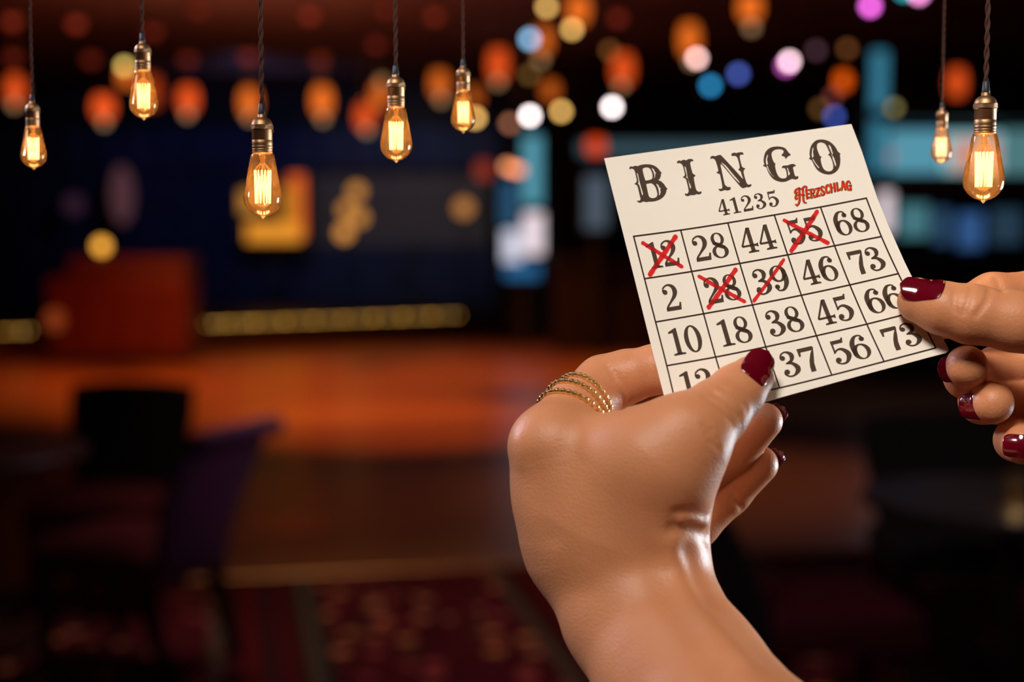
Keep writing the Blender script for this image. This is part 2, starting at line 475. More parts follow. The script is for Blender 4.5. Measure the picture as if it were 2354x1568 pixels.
px_list = [8, 26, 46, 65] + [457, 474, 492, 503, 522, 540, 556, 572, 584] + list(range(602, 1000, 17)) + [1012, 1034, 1052]
foot0 = None
for i, px in enumerate(px_list):
    t = (px - 0) / 1085.0
    p = e0 + (e1 - e0) * t
    d = RT * (px - 1177) / F - UP * (0) + FW
    # walk along the lip until it is seen at this column
    lo_, hi_ = -0.2, 1.3
    for _ in range(40):
        mid = (lo_ + hi_) / 2
        q = e0 + (e1 - e0) * mid - CAM
        if (q @ RT) / (q @ FW) * F + 1177 < px: lo_ = mid
        else: hi_ = mid
    p = e0 + (e1 - e0) * lo_ + np.array([0, 0.05, 0])
    if foot0 is None:
        foot0 = make_footlight(p)
    else:
        c = foot0.copy(); COL.objects.link(c); c.location = Vector(p)
        for ch in list(foot0.children):
            k = ch.copy(); COL.objects.link(k); k.parent = c
            if ch.name.startswith('bulb'):
                k.material_slots[0].link = 'OBJECT'
                k.material_slots[0].material = FOOT_M[(i * 7) % 4]

# curtain, valance and backdrop
def curtain(name, x0, x1, y, z0, z1, mat, label, waves=0.28, amp=0.06, nx=None):
    n = int((x1 - x0) / waves * 8)
    xs = np.linspace(x0, x1, n)
    v = []; f = []
    for j, z in enumerate((z0, (z0 + z1) / 2, z1)):
        for i, x in enumerate(xs):
            v.append((x, y + amp * math.sin((x - x0) / waves * 2 * math.pi) * (1 - 0.3 * j / 2) + 0.02 * math.sin(x * 3.1), z))
    for j in range(2):
        for i in range(n - 1):
            f.append((j * n + i, j * n + i + 1, (j + 1) * n + i + 1, (j + 1) * n + i))
    m = len(v)
    v = v + [(a, b + 0.02, c) for a, b, c in v]
    f = f + [tuple(q + m for q in reversed(k)) for k in f]
    return tag(obj(name, v, f, mat, smooth=True), label, 'curtain')


YC = 24.2
zat = lambda py, d: at(1177, py, d)[2]
curtain('stage_curtain', -9.2, -0.2, YC, STAGE_Z, zat(566, YC), M_navy, 'dark navy curtain hanging across the back of the stage')
curtain('stage_valance', -9.2, -0.1, YC - 0.12, zat(388, YC), zat(296, YC), M_navy, 'deep blue valance above the grey stage backdrop', waves=0.5, amp=0.05)
x0 = at(716, 400, YC)[0]; x1 = at(1120, 400, YC)[0]
bd = empty('backdrop_screen', (x0, YC + .2, STAGE_Z), 'wide grey backdrop panel above the navy curtain on stage', 'screen')
MB().box((x0, YC + 0.16, zat(566, YC)), (x1, YC + 0.2, zat(388, YC))).build('screen', M_grey, bd)
for xx in (x0 - 0.03, x1):
    MB().box((xx, YC + 0.15, STAGE_Z), (xx + 0.03, YC + 0.22, zat(386, YC))).build('post', M_black, bd)
xl_ = at(0, 400, YC)[0] - 1.2
curtain('wing_curtain', -9.2, x0 - 0.1, YC + 0.1, zat(566, YC), zat(385, YC), M_navy, 'navy side curtain on stage left of the lit sign')

# ------------------------------------------------------------------ lit panels and signs


def lit_panel(name, px0, py0, px1, py1, d, rgb, strength, label, cat='panel', pad=0.03, tilt=0, floor_stand=False, sign=True, z_floor=0.0):
    a = at(px0, py0, d); b = at(px1, py1, d)
    x0, x1 = a[0], b[0]; z1, z0 = a[2], b[2]; y = (a[1] + b[1]) / 2
    r = empty(name, ((x0 + x1) / 2, y, z0), label, cat)
    MB().box((x0, y, z0), (x1, y + 0.03, z1)).build('lit_face', emit('lit_' + name, rgb, strength), r)
    m = MB()
    m.box((x0 - pad, y + 0.005, z0 - pad), (x1 + pad, y + 0.09, z0)); m.box((x0 - pad, y + 0.005, z1), (x1 + pad, y + 0.09, z1 + pad))
    m.box((x0 - pad, y + 0.005, z0), (x0, y + 0.09, z1)); m.box((x1, y + 0.005, z0), (x1 + pad, y + 0.09, z1))
    m.box((x0, y + 0.03, z0), (x1, y + 0.09, z1))
    m.build('casing', M_black, r)
    if floor_stand:
        MB().box(((x0 + x1) / 2 - 0.04, y + 0.1, z_floor), ((x0 + x1) / 2 + 0.04, y + 0.16, z0 + 0.1)).build('stand', M_black, r)
    return r


GOLD = srgb(236, 150, 46); ORA = srgb(230, 96, 36)
# the glowing corner sign on the stage: an upright bar, a foot bar and an arm
sg = empty('glowing_stage_sign', at(640, 575, 23.6), 'glowing orange and yellow angular sign behind the front hanging bulb', 'sign')


def bar(px0, py0, px1, py1, rgb, s, name):
    a = at(px0, py0, 23.6); b = at(px1, py1, 23.6)
    MB().box((a[0], a[1], b[2]), (b[0], a[1] + 0.05, a[2])).build(name, emit('sign_' + name, rgb, s), sg)


bar(664, 402, 698, 548, ORA, 1.0, 'upright_bar')
bar(646, 430, 684, 540, GOLD, 0.55, 'upright_core')
bar(566, 512, 690, 556, GOLD, 0.95, 'foot_bar')
bar(552, 438, 590, 490, srgb(215, 145, 60), 0.8, 'side_arm')
aa = at(540, 395, 23.7); bb = at(712, 566, 23.7)
MB().box((aa[0], aa[1], bb[2]), (bb[0], aa[1] + 0.04, aa[2])).build('back_board', M_black, sg)
MB().box((aa[0] + .5, aa[1] + .05, STAGE_Z), (aa[0] + .58, aa[1] + 0.12, bb[2] + .2)).build('post', M_black, sg)

lit_panel('display_screen', 1204, 490, 1248, 585, 20.0, srgb(222, 205, 212), 1.25, 'taller white lit screen on the dark column by the stage', 'screen', floor_stand=True)
lit_panel('display_screen', 1156, 530, 1198, 612, 19.9, srgb(205, 205, 222), 1.1, 'lower white and blue lit screen left of the taller screen', 'screen', floor_stand=True)
lit_panel('blue_light_box', 1160, 608, 1240, 640, 19.0, srgb(50, 130, 190), 0.55, 'small blue light box under the white screens', 'light', floor_stand=True)
lit_panel('light_column', 1203, 312, 1244, 470, 20.3, srgb(92, 165, 185), 0.85, 'upper cyan light column above the white screens', 'light', floor_stand=True)
lit_panel('light_column', 1150, 415, 1190, 520, 20.4, srgb(60, 110, 150), 0.5, 'dim blue light column left of the cyan one', 'light', floor_stand=True)
lit_panel('light_column', 2002, 118, 2038, 395, 15.0, srgb(70, 150, 180), 0.62, 'tall cyan light column right of the card top corner', 'light', floor_stand=True)
lit_panel('wall_niche', 1345, 405, 1395, 525, 18.0, srgb(95, 110, 125), 0.6, 'dim grey blue wall niche just left of the card', 'niche', floor_stand=True)
lit_panel('light_fascia', 1330, 325, 1960, 358, 18.2, srgb(70, 98, 108), 0.62, 'long dim teal fascia light passing behind the card', 'light', floor_stand=True)

# back bar on the right: dark carcass, lit shelves, hanging fascia
DB = 15.2
bx0 = at(1992, 500, DB)[0]; bx1 = XR - 0.1; by = at(2150, 500, DB)[1]
bar_r = empty('back_bar', (bx0 + 2, by, 0), 'dark back bar cabinet with blue lit shelves at the right', 'bar')
zz = lambda py: at(1177, py, DB)[2]
mb = MB()
mb.box((bx0, by + 0.25, 0), (bx1, by + 0.55, 2.9))
mb.build('back_panel', M_darkwood, bar_r)
MB().box((bx0, by - 0.2, 0), (bx1, by + 0.25, zz(585))).build('base_cabinet', M_darkwood, bar_r)
MB().box((bx0, by - 0.25, zz(440)), (bx1, by + 0.25, zz(412))).build('shelf', principled('shelf_wood', (0.09, 0.045, 0.02), 0.5, noise=0.3), bar_r)
MB().box((bx0, by - 0.25, zz(282)), (bx1, by + 0.25, zz(255))).build('cornice', M_darkwood, bar_r)
for (a0, a1, t0, t1, col, s) in ((1996, 2160, 300, 398, srgb(80, 140, 160), 0.75), (2166, 2300, 305, 398, srgb(120, 175, 185), 0.85), (2306, 2420, 300, 400, srgb(80, 125, 130), 0.6),
                                (2010, 2052, 418, 535, srgb(200, 185, 190), 0.9), (2068, 2135, 470, 545, srgb(70, 120, 130), 0.62), (2150, 2185, 480, 560, srgb(45, 75, 105), 0.6), (2205, 2260, 490, 570, srgb(48, 82, 130), 0.7), (2280, 2350, 480, 560, srgb(38, 60, 78), 0.6)):
    A = at(a0, t0, DB + .2); B = at(a1, t1, DB + .2)
    MB().box((A[0], by + 0.2, B[2]), (B[0], by + 0.24, A[2])).build('lit_niche', emit('niche_glow', col, s * 1.5), bar_r)
for (a0, a1, t0, t1, col, s) in ((2195, 2300, 318, 392, srgb(205, 150, 135), 0.95), (2022, 2060, 345, 370, srgb(200, 150, 150), 0.7)):
    A = at(a0, t0, DB); B = at(a1, t1, DB)
    MB().box((A[0], by + 0.1, B[2]), (B[0], by + 0.16, A[2])).build('pink_light', emit('pink_glow', col, s), bar_r)

# long low counter in front, across the right and middle
cx0 = at(1270, 600, 19.0)[0]
bc = empty('bar_counter', (4.0, 17.5, 0), 'long black bar counter behind the card and hands', 'counter')
MB().box((cx0, 18.6, 0), (bx0 + 1.0, 19.2, 1.08)).build('counter_body', M_darkwood, bc)
MB().box((cx0 - 0.05, 18.5, 1.08), (bx0 + 1.0, 19.3, 1.13)).build('counter_top', M_tabletop, bc)
# dark column between stage and bar
pc = floor_at(1300, 770)
slab('column_1', (pc[0] - 0.15, pc[1], 0), (pc[0] + 0.35, pc[1] + 0.5, CEIL), M_wall)

# red booth on the left
b0 = floor_at(95, 842); b1 = floor_at(438, 832)
yb_ = (b0[1] + b1[1]) / 2; hb = at(250, 592, yb_)[2]
bo = empty('red_booth', ((b0[0] + b1[0]) / 2, yb_, 0), 'dark red panelled booth with a golden lamp on top beside the stage', 'booth')
bbody = MB().box((b0[0], yb_, 0), (b1[0], yb_ + 0.9, hb - 0.22)).build('body', M_redwood, bo, bevel=0.02)
MB().box((b0[0] + 0.25, yb_ - 0.01, hb - 0.22), (b1[0], yb_ + 0.8, hb)).build('counter', M_redtop, bo, bevel=0.02)
for k in range(4):
    pm = MB()
    xx = b0[0] + (b1[0] - b0[0]) * (k + 0.08) / 4
    pm.box((xx, yb_ - 0.025, 0.12), (xx + (b1[0] - b0[0]) * 0.21, yb_ + 0.001, hb - 0.34))
    pm.build('panel', M_redwood, bbody)
MB().box((b0[0] - 0.01, yb_ - 0.03, 0), (b1[0] + 0.01, yb_ + 0.9, 0.08)).build('plinth', M_darkwood, bo)
lp = at(235, 640, yb_ + 0.15)
gl = empty('booth_lamp', (lp[0], lp[1], hb), 'round golden lamp standing on the red booth', 'lamp')
MB().lathe([(0.07, 0), (0.07, 0.015), (0.015, 0.03), (0.012, 0.06)], (lp[0], lp[1], hb), 16).build('lamp_base', M_black, gl)
rr_ = 0.072
cz = at(235, 625, yb_ + .15)[2]
MB().sphere((lp[0], lp[1], max(cz, hb + 0.05 + rr_)), rr_, 20, 12).build('globe', emit('gold_globe', srgb(250, 172, 62), 2.4), gl, smooth=True)
q = at(128, 735, yb_ - 0.05)
so = empty('booth_sconce', q, 'dim orange sconce on the front of the red booth', 'lamp')
MB().box((q[0] - 0.04, yb_ - 0.035, q[2] - 0.05), (q[0] + 0.04, yb_ - 0.028, q[2] + 0.05)).build('back_plate', M_black, so)
MB().sphere((q[0], yb_ - 0.13, q[2]), 0.095, 16, 10, 1.2).build('shade', emit('sconce_glow', srgb(150, 62, 26), 0.85), so, smooth=True)
# dim mauve lamps on the navy curtain
for (px, py, r_, h_, col, s, lab) in ((170, 470, 0.14, 1.1, srgb(52, 30, 44), 0.9, 'dim mauve lamp glow low on the curtain below the leftmost bulb'), (281, 448, 0.17, 2.6, srgb(84, 52, 58), 0.85, 'tall dim mauve lamp on the curtain between the two left bulbs')):
    q = at(px, py, YC - 0.6)
    so = empty('curtain_lamp', (q[0], q[1], STAGE_Z), lab, 'lamp')
    MB().lathe([(0.16, 0), (0.16, 0.03), (0.02, 0.05), (0.02, q[2] - STAGE_Z - r_ * h_)], (q[0], q[1], STAGE_Z), 16).build('pole', M_black, so)
    MB().sphere(q, r_, 16, 12, h_).build('shade', emit('mauve_glow', col, s), so, smooth=True)

# ------------------------------------------------------------------ hanging lanterns, globes, spotlights


def lantern(px, py, wpx, hpx, d, rgb, s, label, disc=None, drgb=srgb(170, 130, 90), ds=1.9):
    c = at(px, py, d); w2 = wpx * 0.86 * d / F / 2; h2 = hpx * 0.86 * d / F / 2; s = s * 1.28
    c[2] = min(c[2], CEIL - 0.12 - h2)
    r = empty('pendant_lantern', (c[0], c[1], c[2] - h2), label, 'lantern', 'orange pendant lanterns under the dark ceiling')
    n = 7
    prof = [(w2 * (0.72 + 0.28 * math.sin(math.pi * i / n)), -h2 + 2 * h2 * i / n) for i in range(n + 1)]
    MB().lathe(prof, c, 20).build('shade', emit('lantern_paper', rgb, s), r, smooth=True)
    MB().lathe([(w2 * 0.5, h2), (w2 * 0.5, h2 + 0.02), (0.01, h2 + 0.035)], c, 16).build('cap', M_black, r)
    MB().tube([(c[0], c[1], c[2] + h2 + 0.03), (c[0], c[1], CEIL)], 0.004, 6).build('cord', M_black, r)
    if disc is not None:
        p = at(disc[0], disc[1], d)
        p[1] = c[1]; zb = min(p[2], c[2] - h2 - 0.02)
        MB().sphere((p[0], c[1], zb), 0.034, 12, 8).build('bulb', emit('lantern_bulb', drgb, ds), r, smooth=True)
        if zb < c[2] - h2 - 0.03:
            MB().tube([(p[0], c[1], zb + 0.03), (c[0], c[1], c[2] - h2 + 0.01)], 0.006, 6).build('bulb_holder', M_black, r)
    return r


OR = srgb(236, 84, 30); OR2 = srgb(240, 112, 34); RD = srgb(222, 62, 26)
LAN = [
    (35, 205, 46, 66, 14.0, OR, .78, 'orange lantern at the far left edge beside the leftmost bulb cord', (32, 240)),
    (238, 246, 56, 56, 14.2, OR, .95, 'orange lantern hanging between the two leftmost bulbs', (239, 281)),
    (433, 228, 50, 64, 14.4, OR, .88, 'orange lantern right of the second bulb from the left', (430, 263)),
    (573, 235, 48, 66, 14.6, OR2, .82, 'orange lantern partly behind the cord of the front bulb', (573, 270)),
    (740, 232, 50, 68, 14.8, OR2, .9, 'orange lantern midway between the front bulb and the fourth bulb', (742, 273)),
    (838, 268, 46, 60, 14.0, OR, .8, 'lower orange lantern just left of the fourth bulb', (843, 299)),
    (872, 222, 42, 62, 15.0, OR2, .66, 'upper orange lantern behind the fourth bulb', None),
    (1010, 192, 46, 62, 14.2, OR2, .66, 'muted orange lantern just left of the fifth bulb', (1014, 228)),
    (1145, 148, 52, 78, 13.6, OR, .75, 'tall red orange lantern right of the fifth bulb cord', (1145, 188)),
    (1248, 92, 46, 64, 13.2, OR2, .72, 'orange lantern below and behind the cyan lamp', (1243, 137)),
    (1330, 22, 56, 70, 12.2, OR2, .8, 'large orange lantern at the top edge above the middle', None),
    (1432, 158, 56, 76, 13.6, OR, .74, 'red orange lantern above the brighter white globe', (1428, 194)),
    (1265, 208, 42, 46, 15.0, OR2, .5, 'faint orange lantern above the gold globe', None),
    (1585, 90, 54, 78, 13.0, OR2, .78, 'orange lantern above the pinkish white globe', (1590, 140)),
    (1724, 16, 60, 62, 12.2, OR2, .85, 'orange lantern at the top edge above the coloured lamps', (1728, 62)),
    (2200, 190, 46, 72, 13.8, OR, .72, 'soft red orange lantern between the two right bulbs', None),
    (1938, 186, 34, 40, 14.0, srgb(240, 92, 14), 1.1, 'small bright orange lantern above the card top corner', None),
    (1370, 336, 48, 42, 16.0, srgb(222, 66, 12), .9, 'round red orange lantern at the card top left corner', None),
    (1112, 392, 44, 44, 17.0, srgb(140, 48, 34), .9, 'dim red lantern left of the peach globes', None),
    (1090, 222, 40, 44, 15.5, OR2, .45, 'faint orange lantern behind the fifth bulb', None),
    (290, 178, 38, 44, 13.6, OR2, .8, 'amber lantern left of the second bulb', None),
    (345, 210, 60, 80, 15.2, OR, .32, 'dim red lantern directly behind the second bulb', None),
]
for L_ in LAN:
    lantern(*L_[:8], disc=L_[8])


def globe(px, py, d, rgb, s, label, r_px=9, fringe=None):
    c = at(px, py, d); r0 = r_px * d / F
    c[2] = min(c[2], CEIL - 0.1 - r0)
    r = empty('pendant_globe', (c[0], c[1], c[2] - r0), label, 'lamp', 'small pendant globes under the dark ceiling')
    MB().sphere(c, r0, 14, 10).build('globe', emit('globe_glow', rgb, s), r, smooth=True)
    MB().lathe([(r0 * 0.5, r0 * 0.9), (r0 * 0.5, r0 + 0.03), (0.006, r0 + 0.04)], c, 12).build('cap', M_black, r)
    MB().tube([(c[0], c[1], c[2] + r0 + 0.035), (c[0], c[1], CEIL)], 0.004, 6).build('cord', M_black, r)
    return r


WH = srgb(230, 214, 214); GD = srgb(225, 175, 95)
K = 9.5
GLO = [
    (1218, 266, 13.5, WH, 1.6, 'bright white globe left of the gold globe, right of the fifth bulb'),
    (1407, 246, 13.5, WH, 1.6, 'bright white globe above the card top left corner'),
    (1290, 256, 13.8, GD, .78, 'golden globe between the two bright white globes'),
    (1092, 271, 14.0, GD, .85, 'golden globe half hidden behind the fifth bulb'),
    (1257, 16, 12.0, GD, .72, 'golden globe at the top edge, highest of the gold ones'),
    (1315, 67, 12.6, GD, .75, 'golden globe under the large top orange lantern'),
    (1602, 134, 12.2, srgb(235, 185, 180), 1.05, 'pinkish white globe under an orange lantern'),
    (1815, 141, 13.0, srgb(235, 195, 205), 1.15, 'white globe with a pink rim right of the blue lamps'),
    (1172, 284, 15.0, srgb(150, 95, 70), .55, 'dull brown globe left of the bright white globe'),
    (2055, 248, 14.0, srgb(110, 100, 60), .55, 'dim olive globe right of the tall cyan column'),
    (286, 152, 13.0, srgb(190, 165, 85), .72, 'olive yellow globe left of the second bulb socket'),
    (1217, 172, 14.4, srgb(120, 85, 40), .4, 'dim olive globe above the first bright white globe'),
    (1402, 116, 13.8, srgb(120, 75, 35), .4, 'dim brown globe above the card, left of an orange lantern'),
    (1948, 112, 13.6, srgb(110, 65, 32), .42, 'dim brown globe above the small bright orange lantern'),
    (1876, 116, 13.4, srgb(66, 42, 52), .6, 'dim mauve globe right of the pink rimmed globe'),
    (1885, 250, 15.0, srgb(90, 60, 28), .55, 'dim brown globe just above the card top edge'),
    (1918, 268, 15.4, srgb(60, 80, 165), .62, 'blue violet globe touching the card top edge'),
    (1166, 383, 16.0, srgb(205, 130, 90), .5, 'left globe of the overlapping peach cluster'),
    (1181, 389, 16.4, srgb(225, 130, 75), .48, 'middle globe of the overlapping peach cluster'),
    (1195, 391, 16.8, srgb(190, 100, 75), .45, 'right globe of the overlapping peach cluster'),
    (878, 188, 14.6, srgb(110, 80, 50), .45, 'dim olive globe behind the fourth bulb socket'),
    (1915, 222, 14.6, srgb(96, 45, 42), .5, 'dull red globe under the small bright orange lantern'),
]
for (px, py, d, c, s, lab) in GLO:
    globe(px, py, d, c, s * K, lab)
# amber cluster on the stage: a standing candelabra of globes
AM = srgb(205, 135, 60)
ac = at(812, 545, 22.5)
can = empty('globe_lamp_stand', (ac[0], ac[1], STAGE_Z), 'cluster of four amber globes on a stand right of the glowing sign', 'lamp')
mtube = MB()
for (px, py, s) in ((820, 440, .5), (797, 482, .48), (826, 500, .5), (791, 535, .66)):
    q = at(px, py, 22.5)
    MB().sphere(q, 0.105, 14, 10).build('globe', emit('amber_glow', AM, s * 2.7), can, smooth=True)
    mtube.tube([(ac[0], ac[1], q[2] - 0.15), (q[0], q[1] + 0.02, q[2] - 0.09)], 0.01, 6)
mtube.tube([(ac[0], ac[1], STAGE_Z + 0.02), (ac[0], ac[1], at(800, 450, 22.5)[2])], 0.012, 6)
mtube.lathe([(0.2, 0), (0.2, 0.02), (0.02, 0.03)], (ac[0], ac[1], STAGE_Z), 16)
mtube.build('stand', M_black, can)
q = at(1066, 478, 22.0)
sgl = empty('globe_lamp_stand', (q[0], q[1], STAGE_Z), 'single amber globe lamp at the right end of the grey backdrop', 'lamp')
MB().sphere(q, 0.12, 14, 10).build('globe', emit('amber_glow', srgb(170, 110, 55), 1.5), sgl, smooth=True)
MB().lathe([(0.18, 0), (0.18, 0.02), (0.014, 0.03), (0.014, q[2] - STAGE_Z - 0.11)], (q[0], q[1], STAGE_Z), 16).build('stand', M_black, sgl)


def spotlight(px, py, d, rgb, s, label):
    c = at(px, py, d); c[2] = min(c[2], CEIL - 0.25)
    r = empty('stage_spotlight', (c[0], c[1], c[2]), label, 'spotlight', 'coloured spotlights under the ceiling')
    M = lambda v: np.stack([v[:, 0], c[1] - (v[:, 2] - c[2]), c[2] + (v[:, 1] - c[1])], 1)
    MB().lathe([(0.062, -0.22), (0.07, -0.2), (0.07, -0.01), (0.075, 0.0)], c, 20, M=M).build('can', M_black, r, smooth=False)
    MB().lathe([(0.0001, 0.012), (0.036, 0.012), (0.036, 0.0)][::-1], c, 20, M=M).build('lens', emit('spot_lens', rgb, s), r)
    m = MB(); m.box((c[0] - 0.085, c[1] + 0.08, c[2] - 0.01), (c[0] - 0.075, c[1] + 0.1, c[2] + 0.12)); m.box((c[0] + 0.075, c[1] + 0.08, c[2] - 0.01), (c[0] + 0.085, c[1] + 0.1, c[2] + 0.12)); m.box((c[0] - 0.085, c[1] + 0.08, c[2] + 0.11), (c[0] + 0.085, c[1] + 0.1, c[2] + 0.12))
    m.tube([(c[0], c[1] + 0.09, c[2] + 0.12), (c[0], c[1] + 0.09, CEIL)], 0.012, 8)
    m.build('bracket', M_black, r)


spotlight(1633, 197, 13.4, srgb(38, 125, 175), 6.5, 'cyan blue spotlight left of the deeper blue one')
spotlight(1697, 170, 13.4, srgb(66, 84, 165), 6.0, 'deep blue spotlight between the pink and cyan lamps')
spotlight(2000, 14, 11.8, srgb(215, 92, 200), 8.0, 'magenta spotlight at the top edge above the cyan column')
spotlight(2112, -14, 11.8, srgb(220, 130, 190), 8.0, 'pale pink spotlight at the top edge near the right bulbs')
spotlight(2078, -22, 11.6, srgb(40, 150, 160), 6.0, 'teal spotlight cut off by the top edge at the right')
spotlight(1218, 90, 12.1, srgb(120, 165, 200), 6.5, 'pale cyan spotlight beside an orange lantern at top centre')
spotlight(1806, 152, 13.4, srgb(200, 85, 185), 4.0, 'magenta spotlight just behind the pink rimmed globe')

# dim red lamps recessed in the brown ceiling
DIM = [(175, 48, 'above and right of the leftmost bulb cord'), (352, 66, 'close to the cord of the second bulb'), (456, 14, 'at the top edge between the second and third cords'),
       (572, 124, 'left of the front bulb cord'), (736, 132, 'between the front and fourth bulbs'), (712, 28, 'near the top edge left of the fourth cord'), (866, 96, 'left of the fourth bulb cord'),
       (884, 14, 'at the top edge by the fourth cord'), (1000, 30, 'at the top between the fourth and fifth cords'), (432, 130, 'above the third orange lantern'), (28, 42, 'in the top left corner'), (30, 126, 'above the leftmost orange lantern'), (210, 130, 'above the second orange lantern'),
       (1420, 34, 'above the card left of the top right lanterns')]
for i, (px, py, where) in enumerate(DIM):
    d = RT * (px - 1177) / F - UP * (py - 784) / F + FW
    p = CAM + d * ((CEIL - 0.05 - CAM[2]) / d[2])
    if p[1] > 23: p[1] = 23
    r = empty('ceiling_lamp', (p[0], p[1], CEIL), 'dim red ceiling lamp ' + where, 'lamp', 'dim red lamps on the brown ceiling')
    sz = 30 * p[1] / F / 2
    MB().lathe([(sz * 1.1, 0), (sz * 1.1, 0.05)], (p[0], p[1], CEIL - 0.05), 20).build('ring', M_black, r)
    MB().sphere((p[0], p[1], CEIL - 0.08), sz, 16, 10, 0.8).build('dome', emit('dim_red', srgb(128, 40, 24), (1.8, 1.1, 1.0, 1.5, 1.1)[i % 5]), r, smooth=True)
# ------------------------------------------------------------------ chairs and tables


def make_chair(x, y, face, label, fab_seat, fab_back, w=0.47, dpt=0.46, seat_z=0.50, back_z=0.90, scroll=True, lean=0.12, group='upholstered dining chairs'):
    """face: angle (rad) of the direction the sitter looks"""
    r = empty('dining_chair', (x, y, 0), label, 'chair', group)
    fx, fy = math.cos(face), math.sin(face)

    def T(v):
        v = np.asarray(v, float)
        return np.stack([x + v[:, 0] * fx - v[:, 1] * fy, y + v[:, 0] * fy + v[:, 1] * fx, v[:, 2]], 1)
    # seat: domed cushion
    n = 12; v = []; f = []
    for i in range(n + 1):
        for j in range(n + 1):
            a = (i / n - 0.5); b = (j / n - 0.5)
            k = (1 - (2 * a) ** 4) * (1 - (2 * b) ** 4)
            v.append((a * dpt, b * w * (1.0 + 0.06 * a), seat_z - 0.05 + 0.055 * k ** 0.5))
    for i in range(n):
        for j in range(n):
            f.append((i * (n + 1) + j, (i + 1) * (n + 1) + j, (i + 1) * (n + 1) + j + 1, i * (n + 1) + j + 1))
    m = MB(); m.add(T(np.array(v)), f)
    m.box((-dpt / 2, -w / 2, seat_z - 0.15), (dpt / 2, w / 2, seat_z - 0.049), M=T)
    m.build('seat', fab_seat, r, smooth=False, bevel=0.012)
    # backrest: curved in plan, tapering downwards, leaning, with a rolled top
    nu, nv = 14, 14; v = []; f = []
    zb = seat_z - 0.14
    for side in (0, 1):
        for i in range(nv + 1):
            t = i / nv; z = zb + (back_z - zb) * t
            ww = w * (0.80 + 0.24 * min(1, t * 1.3))
            back = -dpt / 2 - 0.02 - lean * t ** 1.6
            th = 0.075 - 0.03 * t
            for j in range(nu + 1):
                s = j / nu - 0.5
                cur = 0.05 * (1 - (2 * s) ** 2)
                top = -0.018 * (abs(2 * s) ** 3) * t
                v.append((back - cur * 0.8 + (th if side == 0 else 0) * (1 - 0.5 * (2 * abs(s)) ** 6), s * ww, z + top))
    N = (nu + 1) * (nv + 1)
    for i in range(nv):
        for j in range(nu):
            q = (i * (nu + 1) + j, i * (nu + 1) + j + 1, (i + 1) * (nu + 1) + j + 1, (i + 1) * (nu + 1) + j)
            f.append(q); f.append(tuple(N + k for k in reversed(q)))
    for j in range(nu):
        f.append((j, N + j, N + j + 1, j + 1)); o = nv * (nu + 1); f.append((o + j, o + j + 1, N + o + j + 1, N + o + j))
    for i in range(nv):
        f.append((i * (nu + 1), (i + 1) * (nu + 1), N + (i + 1) * (nu + 1), N + i * (nu + 1))); o = nu
        f.append((i * (nu + 1) + o, N + i * (nu + 1) + o, N + (i + 1) * (nu + 1) + o, (i + 1) * (nu + 1) + o))
    br = obj('backrest', T(np.array(v)), f, fab_back, r, smooth=True)
    if scroll:
        pts = []
        for j in range(13):
            s = j / 12 - 0.5
            pts.append((-dpt / 2 - 0.02 - lean - 0.05 * (1 - (2 * s) ** 2) * 0.8 - 0.012, s * w * 1.05, back_z - 0.012 - 0.018 * abs(2 * s) ** 3))
        MB().tube(T(np.array(pts)), 0.034, 12).build('top_roll', fab_back, br, smooth=True)
    for sx, sy in ((1, 1), (1, -1), (-1, 1), (-1, -1)):
        cx = sx * (dpt / 2 - 0.035); cy = sy * (w / 2 - 0.035)
        top = np.array([cx, cy, seat_z - 0.14]); bot = np.array([cx + (0.0 if sx > 0 else -0.09), cy, 0.012])
        k = 6; pts = [top + (bot - top) * np.array([(q / k) ** (1.6 if sx < 0 else 1.0), 1, q / k]) for q in range(k + 1)]
        vv = []; ff = []
        for q, p in enumerate(pts):
            h = 0.026 - 0.010 * q / k
            vv += [(p[0] - h, p[1] - h, p[2]), (p[0] + h, p[1] - h, p[2]), (p[0] + h, p[1] + h, p[2]), (p[0] - h, p[1] + h, p[2])]
        for q in range(k):
            for e in range(4):
                e2 = (e + 1) % 4
                ff.append((q * 4 + e, q * 4 + e2, q * 4 + 4 + e2, q * 4 + 4 + e))
        ff.append((3, 2, 1, 0)); ff.append(tuple(k * 4 + e for e in range(4)))
        MB().add(T(np.array(vv)), ff).build('leg', M_darkwood, r)
    return r


def make_table(x, y, label, R=0.45, z=0.75):
    r = empty('round_table', (x, y, 0), label, 'table')
    MB().lathe([(R - 0.02, z - 0.035), (R, z - 0.028), (R, z - 0.008), (R - 0.008, z)], (x, y, 0), 64).build('tabletop', M_tabletop, r)
    MB().lathe([(0.05, 0.05), (0.035, 0.12), (0.04, z - 0.12), (0.14, z - 0.036)], (x, y, 0), 24).build('pedestal', M_darkwood, r, smooth=True)
    MB().lathe([(0.27, 0.012), (0.27, 0.03), (0.06, 0.06)], (x, y, 0), 32).build('foot', M_darkwood, r)
    return r


make_chair(-1.36, 5.48, math.radians(157), 'purple velvet chair with rolled top, back turned to the right, beside the left table', M_plum, M_purple, w=0.48, dpt=0.50, back_z=0.885, lean=0.17)
make_chair(-1.66, 6.30, math.radians(-97), 'black chair with a straight square back behind the left table', M_plum, M_blackf, w=0.52, dpt=0.46, back_z=0.90, scroll=False, lean=0.08)
make_table(-2.02, 5.66, 'dark round table cut off by the left edge, beside the purple chair', 0.45)
make_chair(0.92, 4.50, math.radians(8), 'dark plum chair seen side on behind the wrist, left of the right table', M_plum, M_blackf, w=0.46, dpt=0.46, seat_z=0.52, back_z=0.90, lean=0.2)
make_chair(1.62, 5.55, math.radians(-92), 'tall dark chair behind the right table with candle', M_blackf, M_blackf, w=0.58, dpt=0.46, back_z=0.86, scroll=False, lean=0.06)
make_table(1.53, 4.72, 'dark round table with a candle glass at the right edge', 0.45)
